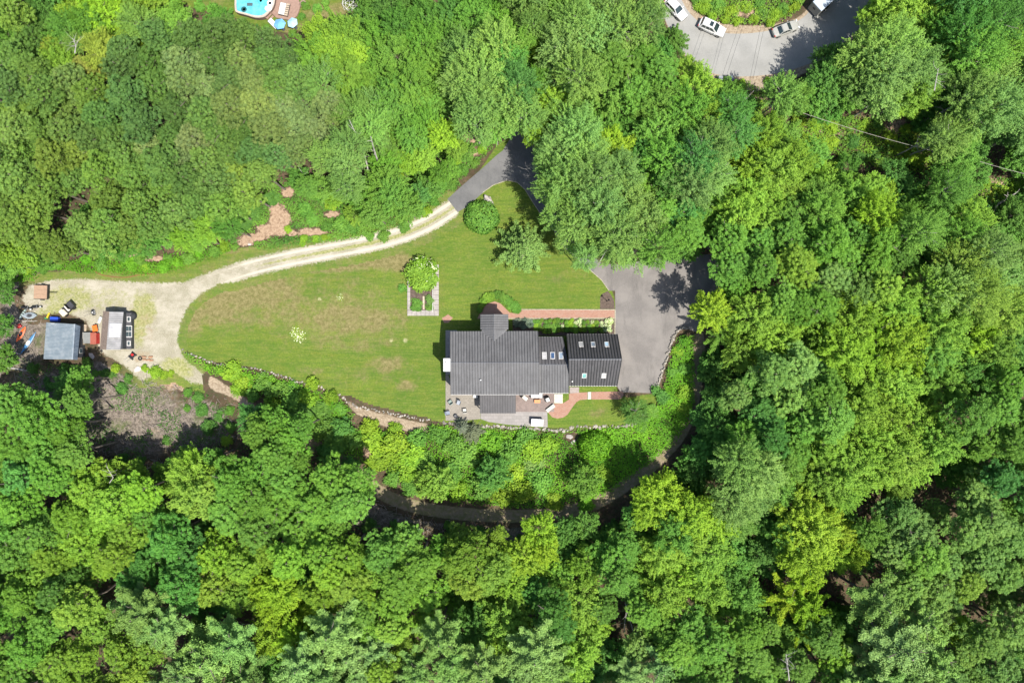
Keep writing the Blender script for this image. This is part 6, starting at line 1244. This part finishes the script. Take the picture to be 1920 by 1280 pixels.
BUSH_TXT = """430 697 22 l;455 712 22 l;446 727 16 l;490 715 22 g;520 730 24 g;545 748 24 g;508 762 22 l;575 745 20 l;600 770 24 g;560 775 24 d;605 806 26 g;640 800 24 d;630 838 26 g;668 828 22 g;612 850 22 d;700 832 26 l;740 832 28 l;722 862 26 l;770 852 28 l;762 880 26 l;800 868 24 g;806 905 30 k;842 892 26 g;692 802 20 l;740 805 16 l;782 825 20 g;820 815 22 g;850 832 22 g;870 852 28 g;920 832 26 v;950 852 26 g;980 822 24 g;1002 842 24 l;962 890 26 l;902 915 26 g;940 930 24 l;980 922 24 l;1012 902 26 g;1030 832 20 l;1205 798 12 g;1225 768 14 g;770 915 22 g;860 925 22 l;1040 940 18 l;1100 940 20 v;1240 740 18 d;1262 700 14 g;1272 660 12 l;1280 735 16 l;1000 875 22 s;735 895 18 g;700 870 18 l;655 870 16 d;585 720 14 l;620 745 16 l;640 765 14 g;470 742 14 g;545 725 18 d;1130 890 22 l;1282 690 13 g;1288 640 10 g;1286 765 14 l
510 375 14 d;470 395 18 d;460 420 16 d;570 390 16 g;600 365 18 g;620 380 14 l;585 410 14 g;640 420 18 g;610 425 12 g;660 425 14 g;540 430 8 l;568 450 10 l;590 448 8 l;610 445 8 l;720 440 12 g;690 440 12 g;680 345 16 g;760 425 12 g;800 395 12 l;815 375 12 g;850 345 12 g;870 320 12 g;890 305 10 g;905 280 10 l;850 300 12 l;830 345 12 g;745 335 14 l;620 340 14 g;585 345 12 y
243 496 15 v;272 501 9 l;306 499 13 v;218 499 8 l;331 492 10 v;352 484 13 g;188 494 14 g;160 488 10 v;132 499 8 g;102 496 13 g;371 477 8 v;262 486 12 g;312 484 9 g;400 470 12 g;420 462 12 l;440 462 8 g;20 505 16 g;50 502 12 l;80 505 10 g
200 702 12 d;215 690 10 l;270 690 8 l;290 697 14 l;305 702 10 l;240 710 10 d;225 730 12 d;370 745 12 d;380 770 14 d;390 800 16 d;410 780 12 d;430 770 10 g;350 735 9 g;350 765 8 g;430 800 12 g;425 825 12 l;120 690 12 d;160 680 12 g;140 700 14 d;90 720 12 d;60 690 12 d;230 860 14 d;260 865 12 d;310 825 10 d;180 700 9 g;320 700 8 l
1320 15 14 l;1345 8 16 g;1372 18 14 l;1400 12 12 l;1415 35 10 l;1385 38 10 l;1360 35 10 l;1335 28 10 l;1432 22 12 g;1455 25 12 l;1470 15 12 g;1490 12 12 l;1445 40 10 l;1500 -5 12 g;1425 5 14 g;1305 -5 12 g
1390 158 12 l;1372 172 14 l;1398 200 16 l;1370 190 14 l;1345 158 10 l;1425 195 10 l;1410 215 14 l;1440 150 8 l;1508 155 12 g;1500 205 14 g
1500 225 14 l;1530 235 14 l;1560 240 14 l;1590 225 12 g;1560 270 16 l;1540 285 14 l;1600 265 14 d;1640 290 14 d;1610 300 16 d;1670 260 14 l;1690 280 16 l;1710 295 14 l;1730 300 12 l;1580 295 14 g;1700 240 12 l;1720 255 12 e;1620 235 12 l;1650 230 12 g;1520 260 14 l;1660 305 14 d;1850 345 14 l;1880 355 16 l;1905 350 14 l;1860 365 10 e;1900 375 12 g
1322 700 12 d;1324 670 10 d;1302 865 14 d;1272 905 16 d;1190 968 16 d;1150 988 18 d;1100 996 18 d;1060 998 14 d;1210 970 16 d;900 1000 16 d;850 1005 18 d;770 1000 18 d;720 1005 16 d;980 1010 14 d;690 985 14 d;740 985 12 d;1000 1000 10 g;1140 1000 18 g;840 985 10 g
400 18 14 g;372 10 12 g;425 32 12 d;455 45 12 g;500 58 12 g;548 62 10 g;580 50 8 d;565 30 8 g;572 10 10 g;595 15 10 g;610 8 10 g;690 15 14 g;700 30 12 l;640 45 14 l;620 55 12 y"""
for ln in BUSH_TXT.replace('\n', ';').split(';'):
    a = ln.split(); add_bush(int(a[0]), int(a[1]), float(a[2])*1.08, a[3], h=float(a[2])/PPM*rt.uniform(.7, 1.25))
# garden plants the photograph singles out
add_bush(903, 405, 29, 'g', 2.3, CLIP[0], fixed='dense round green bush on the lawn below the pale boulder', name='round_bush', cat='bush')
add_tree(985, 465, 50, 'S', 'n', extra_h=8.0, label='soft green spruce with pointed boughs standing alone on the lawn')
o = add_bush(1117, 836, 28, 'v', 3.6, CLIP[1], fixed='clipped bright green dome shrub casting a round shadow beside the small lawn', name='clipped_shrub', cat='shrub')
add_bush(790, 517, 34, 'y', 2.6, bush_mesh(861, 3400, .14), fixed='big yellow green shrub filling the top end of the raised garden bed', name='garden_shrub', cat='shrub')
add_bush(795, 502, 25, 'l', 2.9, bush_mesh(862, 2400, .13, flower=.12), fixed='white flowering hydrangea at the top of the raised garden bed', name='hydrangea', cat='shrub')
add_bush(755, 540, 10, 'g', .8, fixed='small green clump hanging over the left side of the raised garden bed', cat='bush')
add_bush(779, 572, 14, 'g', .8, fixed='green vegetable plants in the left half of the raised garden bed', name='garden_plant', cat='plant')
add_bush(804, 561, 11, 's', .7, fixed='silvery leaved plant at the right of the raised garden bed', name='garden_plant', cat='plant')
add_bush(805, 576, 10, 'g', .6, fixed='rounded green plant in the lower right corner of the raised garden bed', name='garden_plant', cat='plant')
for (px, py, rp, tx) in ((885, 808, 20, 'large'), (866, 800, 11, 'small')):
    m_ = bush_mesh(870+rp, 2600, .14); r_, cr = add_tree(px, py, rp+4, 'S', 'u', extra_h=2.4+rp*.04, label=f'{tx} silver blue spruce spilling over the patio edge stones')
add_bush(558, 627, 17, 'e', .38, bush_mesh(890, 420, .16, flower=.3, clumps=30), fixed='pale cream flowering clump alone in the middle of the lawn', name='ornamental_clump', cat='plant')
add_bush(637, 558, 9, 'e', .2, bush_mesh(891, 260, .15, flower=.3, clumps=20), fixed='small pale dry clump near the upper middle of the lawn', name='ornamental_clump', cat='plant')
add_tree(1096, 902, 30, 'D', 'g', extra_h=6.0, label='rounded small tree throwing a round shadow onto the vines')
add_tree(925, 888, 30, 'D', 'b', extra_h=5.5, label='bluish small tree standing in the middle of the slope below the terrace')
add_tree(815, 905, 34, 'D', 'k', extra_h=5.5, label='broad olive small tree at the left of the slope above the track')
add_tree(1192, 772, 26, 'G', 'd', extra_h=6.0, label='thin dark leaved tree leaning over the right end of the small lawn')
# crescent of shrubs round the brick circle
arc = [(903, 573, 7), (906, 564, 8), (913, 558, 9), (922, 554, 9), (932, 553, 9), (941, 555, 9), (949, 560, 10), (957, 567, 11), (964, 574, 12), (971, 581, 9), (899, 582, 6)]
for i, (a, b, r) in enumerate(arc): add_bush(a, b, r*1.1, 'y' if i < 4 else 'g', .9, look='green shrub in the crescent hedge round the brick circle', name='hedge_shrub', cat='shrub')
# flower border north of the house
bd = random.Random(5)
for X in range(612, 1296, 30):
    for Y in (232, 262, 292):
        if X < 760 and Y > 262: continue
        c = 'u' if X < 740 else bd.choice('ggylgk')
        if X < 690 and Y == 292: continue
        q = HZ(X+bd.uniform(-8, 8), Y+bd.uniform(-7, 7), .4); px, py = 800+X/3.692, 540+Y/3.692
        fl = (Y < 285 and bd.random() < .45 and X > 900) or (X > 1230 and bd.random() < .8)
        o = add_bush(px+bd.uniform(-2, 2), py+bd.uniform(-2, 2), bd.uniform(4.2, 7.5), c, bd.uniform(.4, .9), me=rt.choice(FLB) if fl else None, name='border_plant', cat='plant',
             look=('silvery blue' if c == 'u' else CWORD[c])+(' flowering' if fl else ' leafy')+' plant in the flower border')
for (X, Y) in ((866, 232), (912, 236)):
    q = HZ(X, Y, .5); mb = MB(q)
    for i in range(14): a = i*2.4; mb.lathe(q+Vector((math.cos(a)*.06*i**.5*1.3, math.sin(a)*.06*i**.5*1.3, .15-.01*i)), [(.02, -.05), (.09, 0), (.06, .06), (0, .08)], 6)
    tag(mb.build('flower_cluster', M('white_petals', (.70, .66, .60), .9)), 'white flower cluster at the left end of the border' if X < 900 else 'smaller pale flower cluster further along the border', 'flowers')
# ------------------------------------------------------------------ ground cover nobody could count
def undergrowth(name, polys, dens, size, cols, hmin, hmax, seed, label, holes=(), cat='undergrowth', sc=.35, patchy=None):
    """leafy mat over mounds; one object of kind stuff"""
    rng = np.random.default_rng(seed); allp = []
    from mathutils import noise as NZ
    for poly in polys:
        W = [tuple(P(a, b)[:2]) for a, b in poly]; xs = [p[0] for p in W]; ys = [p[1] for p in W]
        A = (max(xs)-min(xs))*(max(ys)-min(ys)); n = int(A*dens); x = rng.uniform(min(xs), max(xs), n); y = rng.uniform(min(ys), max(ys), n)
        sdv = sdist(x, y, W); k = sdv > rng.uniform(-.3, .7, n)
        for hx in holes:
            ph = P(hx[0], hx[1]); d = np.hypot((x-ph.x)/(hx[2]/PPM), (y-ph.y)/(hx[3]/PPM)); k &= d > rng.uniform(.9, 1.3, n)
        allp.append(np.stack([x[k], y[k]], 1))
    q = np.concatenate(allp); n = len(q); x, y = q[:, 0], q[:, 1]
    def fld(s, ox):
        # cheap value-noise mounds from summed sines
        r2 = np.random.default_rng(seed+int(ox)); v = np.zeros(n)
        for i in range(7):
            a = r2.uniform(0, 6.28); f = s*r2.uniform(.6, 1.8); v += np.sin((x*np.cos(a)+y*np.sin(a))*f*6.28+r2.uniform(0, 6.28)+1.3*np.sin((y*np.cos(a)-x*np.sin(a))*f*3.1+i))
        return np.clip(.5+v/7*1.1, 0, 1)
    m = fld(sc, 1); m2 = fld(sc*3, 2); hgt = hmin+(hmax-hmin)*(m*.65+m2*.35); e = .15
    z = ground(x, y)+hgt*rng.uniform(.75, 1.05, n)+.02
    sp = fld(.09, 5)
    if patchy:
        kp = (fld(.10, 9)*.6+fld(.35, 12)*.4+rng.normal(size=n)*.05) > patchy; return q[kp], z[kp], m[kp], sp[kp], rng
    return q, z, m, sp, rng
UG = []
def build_ug(name, label, cat, seed, color, **kw):
    q, z, m, sp, rng = undergrowth(name, seed=seed, label=label, cols=None, **kw); n = len(q)
    pos = np.stack([q[:, 0], q[:, 1], z], 1); nr = rng.normal(size=(n, 3))*.55+np.array([0, 0, 1.0])
    me = leaf_mesh(name, pos, nr, kw['size']*rng.uniform(.6, 1.4, n), rng, np.clip(sp*.7+rng.uniform(-.1, .4, n), 0, 1), LEAF)
    o = bpy.data.objects.new(name, me); link(o); o.color = (*COL[color], 1); tag(o, label, cat, kind='stuff'); return o
Z1 = [(1095, 808), (1140, 800), (1200, 796), (1240, 745), (1250, 700), (1262, 650), (1272, 628), (1300, 628), (1302, 740), (1292, 790), (1262, 832), (1200, 880), (1130, 930), (1095, 935), (1100, 870)]
build_ug('vine_mat', 'bright green mat of vines on the bank above the dirt track', 'vines', 31, 'v', polys=[Z1], dens=70, size=.28, hmin=.15, hmax=.9, sc=.22)
Z2 = [(342, 660), (400, 682), (470, 693), (560, 718), (640, 748), (680, 795), (760, 812), (820, 794), (880, 800), (960, 803), (1040, 807), (1100, 803), (1105, 870), (1095, 938), (1000, 952), (900, 945), (800, 930), (720, 880), (640, 850), (560, 790), (500, 745), (440, 712), (395, 700)]
build_ug('hillside_undergrowth', 'mixed green undergrowth on the slope below the stone walls', 'undergrowth', 32, 'v', polys=[Z2], dens=52, size=.26, hmin=.1, hmax=1.1, sc=.16, holes=[(1070, 818, 14, 9), (700, 790, 60, 12), (690, 850, 8, 20), (455, 745, 30, 12)])
Z3 = [(440, 455), (445, 400), (500, 345), (580, 335), (700, 330), (760, 260), (850, 240), (930, 255), (925, 275), (900, 300), (860, 340), (820, 375), (780, 405), (730, 430), (660, 448), (580, 456), (500, 468)]
build_ug('roadside_undergrowth', 'green ferny growth between the woods and the gravel drive', 'undergrowth', 33, 'g', polys=[Z3], dens=85, size=.26, hmin=.05, hmax=.55, sc=.2, holes=[b[:4] for b in BARE[:16]])
Z4 = [[(1470, 195), (1560, 215), (1640, 225), (1740, 240), (1770, 300), (1740, 330), (1650, 320), (1580, 300), (1500, 260)], [(1830, 335), (1930, 330), (1930, 385), (1840, 385)], [(1295, -30), (1300, 20), (1340, 40), (1400, 50), (1445, 46), (1490, 30), (1515, -30)], [(1340, 150), (1400, 152), (1435, 175), (1440, 215), (1380, 215), (1340, 185)]]
build_ug('clearing_undergrowth', 'sunny yellow green weeds in the clearings and road islands at upper right', 'undergrowth', 34, 'y', polys=Z4, dens=44, size=.28, hmin=.1, hmax=.8, sc=.25, holes=[(1680, 235, 22, 16), (1860, 350, 20, 10), (1400, 30, 16, 8)])
Z5 = [[(0, 500), (60, 492), (200, 484), (330, 476), (440, 455), (440, 468), (380, 490), (340, 505), (290, 514), (240, 516), (190, 510), (130, 515), (80, 520), (30, 535), (0, 540)]]
build_ug('woodland_edge_weeds', 'bright weeds along the woodland edge above the gravel yard', 'weeds', 35, 'v', polys=Z5, dens=70, size=.26, hmin=.05, hmax=.7, sc=.3, holes=[(235, 478, 22, 7), (290, 485, 20, 6), (110, 515, 40, 8)])
Z6 = [[(160, 690), (240, 700), (350, 720), (440, 740), (470, 790), (450, 850), (300, 870), (180, 860), (110, 740), (0, 740), (0, 640), (60, 640), (80, 680)]]
build_ug('cleared_brush', 'sparse weeds growing through the grey brown cleared brush', 'brush', 36, 'd', polys=Z6, dens=26, size=.22, hmin=.02, hmax=.5, patchy=.56, sc=.25)
Z7 = [[(-20, -20), (1940, -20), (1940, 1300), (-20, 1300)]]
q, z, m, sp, rng = undergrowth('f', Z7, 2.2, .5, None, .1, 1.3, 37, '', sc=.2)
px = q[:, 0]*PPM+960; py = 640-q[:, 1]*PPM; k = ~inside(px, py, CANOPY[0])
for c_ in CANOPY[1:3]: k &= ~inside(px, py, c_)
dd = dist(q[:, 0], q[:, 1], W2(smooth_poly([(995, 300), (1000, 262), (985, 190)], 2, False)), False); k &= dd > 3
q = q[k]; z = z[k]; n = len(q)
o = bpy.data.objects.new('forest_undergrowth', leaf_mesh('forest_undergrowth', np.stack([q[:, 0], q[:, 1], z], 1), rng.normal(size=(n, 3))*.5+np.array([0, 0, 1.]), .42*rng.uniform(.6, 1.4, n), rng, rng.uniform(0, 1, n), LEAF)); link(o)
o.color = (*COL['d'], 1); tag(o, 'dark low plants on the forest floor seen through gaps in the canopy', 'undergrowth', kind='stuff')

# sticks, chips and small rocks lying over the cleared ground
rb = np.random.default_rng(90); mb = MB(); W6 = [W2([(165, 700), (250, 705), (350, 725), (430, 745), (450, 800), (440, 850), (300, 872), (180, 862)]), W2([(690, 930), (800, 965), (960, 990), (960, 1010), (800, 1010), (690, 985)]), W2([(0, 540), (40, 560), (75, 600), (75, 690), (120, 720), (0, 735)])]
for wp in W6:
    xs = [p[0] for p in wp]; ys = [p[1] for p in wp]; n = int((max(xs)-min(xs))*(max(ys)-min(ys))*1.7)
    x = rb.uniform(min(xs), max(xs), n); y = rb.uniform(min(ys), max(ys), n); k = inside(x, y, wp)
    for a, b in zip(x[k], y[k]):
        an = rb.uniform(0, 6.28); L = rb.uniform(.3, 1.5); z = gz(a, b)+rb.uniform(.03, .35); mb.tube((a, b, z), (a+math.cos(an)*L, b+math.sin(an)*L, z+rb.uniform(-.1, .25)), rb.uniform(.02, .06), .015, 4, cap=False)
o = mb.build('brush_sticks', M('grey_stick_wood', (.24, .20, .175), .9, var=.4), None); tag(o, 'grey sticks and branch litter scattered over the cleared ground', 'brush', kind='stuff')
# ------------------------------------------------------------------ labels that single out every plant
LM = [('the swimming pool', 475, 20), ('the parked cars', 1390, 60), ('the utility pole', 1400, 185), ('the driveway fork', 975, 300), ('the gravel drive', 640, 440), ('the round lawn bush', 903, 405), ('the paved turnaround', 1260, 560),
      ('the two sheds', 150, 620), ('the brushy cleared patch', 300, 790), ('the sandy bank', 740, 785), ('the terrace wall', 960, 805), ('the dirt track bottom', 960, 965), ('the dirt track bend', 1290, 800), ('the pale cable', 1680, 265),
      ('the top left corner', 40, 60), ('the upper left edge', 20, 330), ('the lower left edge', 20, 860), ('the bottom left corner', 60, 1230), ('the bottom left woods', 420, 1220), ('the bottom edge centre', 900, 1230), ('the bottom right woods', 1350, 1220),
      ('the bottom right corner', 1860, 1230), ('the upper right edge', 1880, 420), ('the middle right edge', 1880, 650), ('the lower right edge', 1880, 960), ('the top right corner', 1870, 60), ('the top edge centre', 1000, 30), ('the upper left woods centre', 360, 220),
      ('the right woods centre', 1560, 600), ('the lower right woods', 1560, 920), ('the lower left woods', 330, 1010), ('the lower centre woods', 760, 1090), ('the turnaround woods', 1230, 330), ('the stone lawn wall', 560, 715), ('the road island', 1390, 20)]
ORD = ['leftmost', 'second from left', 'third from left', 'fourth from left', 'fifth from left', 'sixth from left', 'seventh from left', 'eighth from left', 'ninth from left', 'tenth from left', 'eleventh from left', 'twelfth from left']
bk = {}
for o in list(C.objects):
    if '_px' not in o: continue
    if '_fixed' in o: o['label'] = o['_fixed']
    else:
        px, py = o['_px'], o['_py']; ctx = ''
        nm, lx, ly = min(LM, key=lambda l: (l[1]-px)**2+(l[2]-py)**2)
        if 'crescent' in o['_look'] or 'border' in o['_look']: rel = ''
        else:
            dx, dy = px-lx, py-ly
            if math.hypot(dx, dy) < 45: rel = 'at '+nm
            elif abs(dx) > abs(dy): rel = ('right of ' if dx > 0 else 'left of ')+nm
            else: rel = ('below ' if dy > 0 else 'above ')+nm
        bk.setdefault((o['_look'], rel), []).append(o)
for (look, rel), lst in bk.items():
    lst.sort(key=lambda o: (o['_px'], o['_py']))
    for i, o in enumerate(lst):
        base = (look+' '+rel).strip()
        o['label'] = base if len(lst) == 1 else (base+', '+(ORD[i] if i < len(ORD) and i < len(lst)-1 else 'rightmost' if i == len(lst)-1 else f'number {i+1} from left'))
        if o['category'] != 'plant' and o['category'] != 'shrub':
            o['group'] = o.get('group') or {'bush': 'bushes on the banks and clearings'}.get(o['category'], 'trees of the surrounding woods')
        else: o['group'] = 'plants of the flower border' if o['category'] == 'plant' else 'shrubs round the brick circle'
for o in C.objects:
    for k in ('_px', '_py', '_look', '_fixed'):
        if k in o: del o[k]
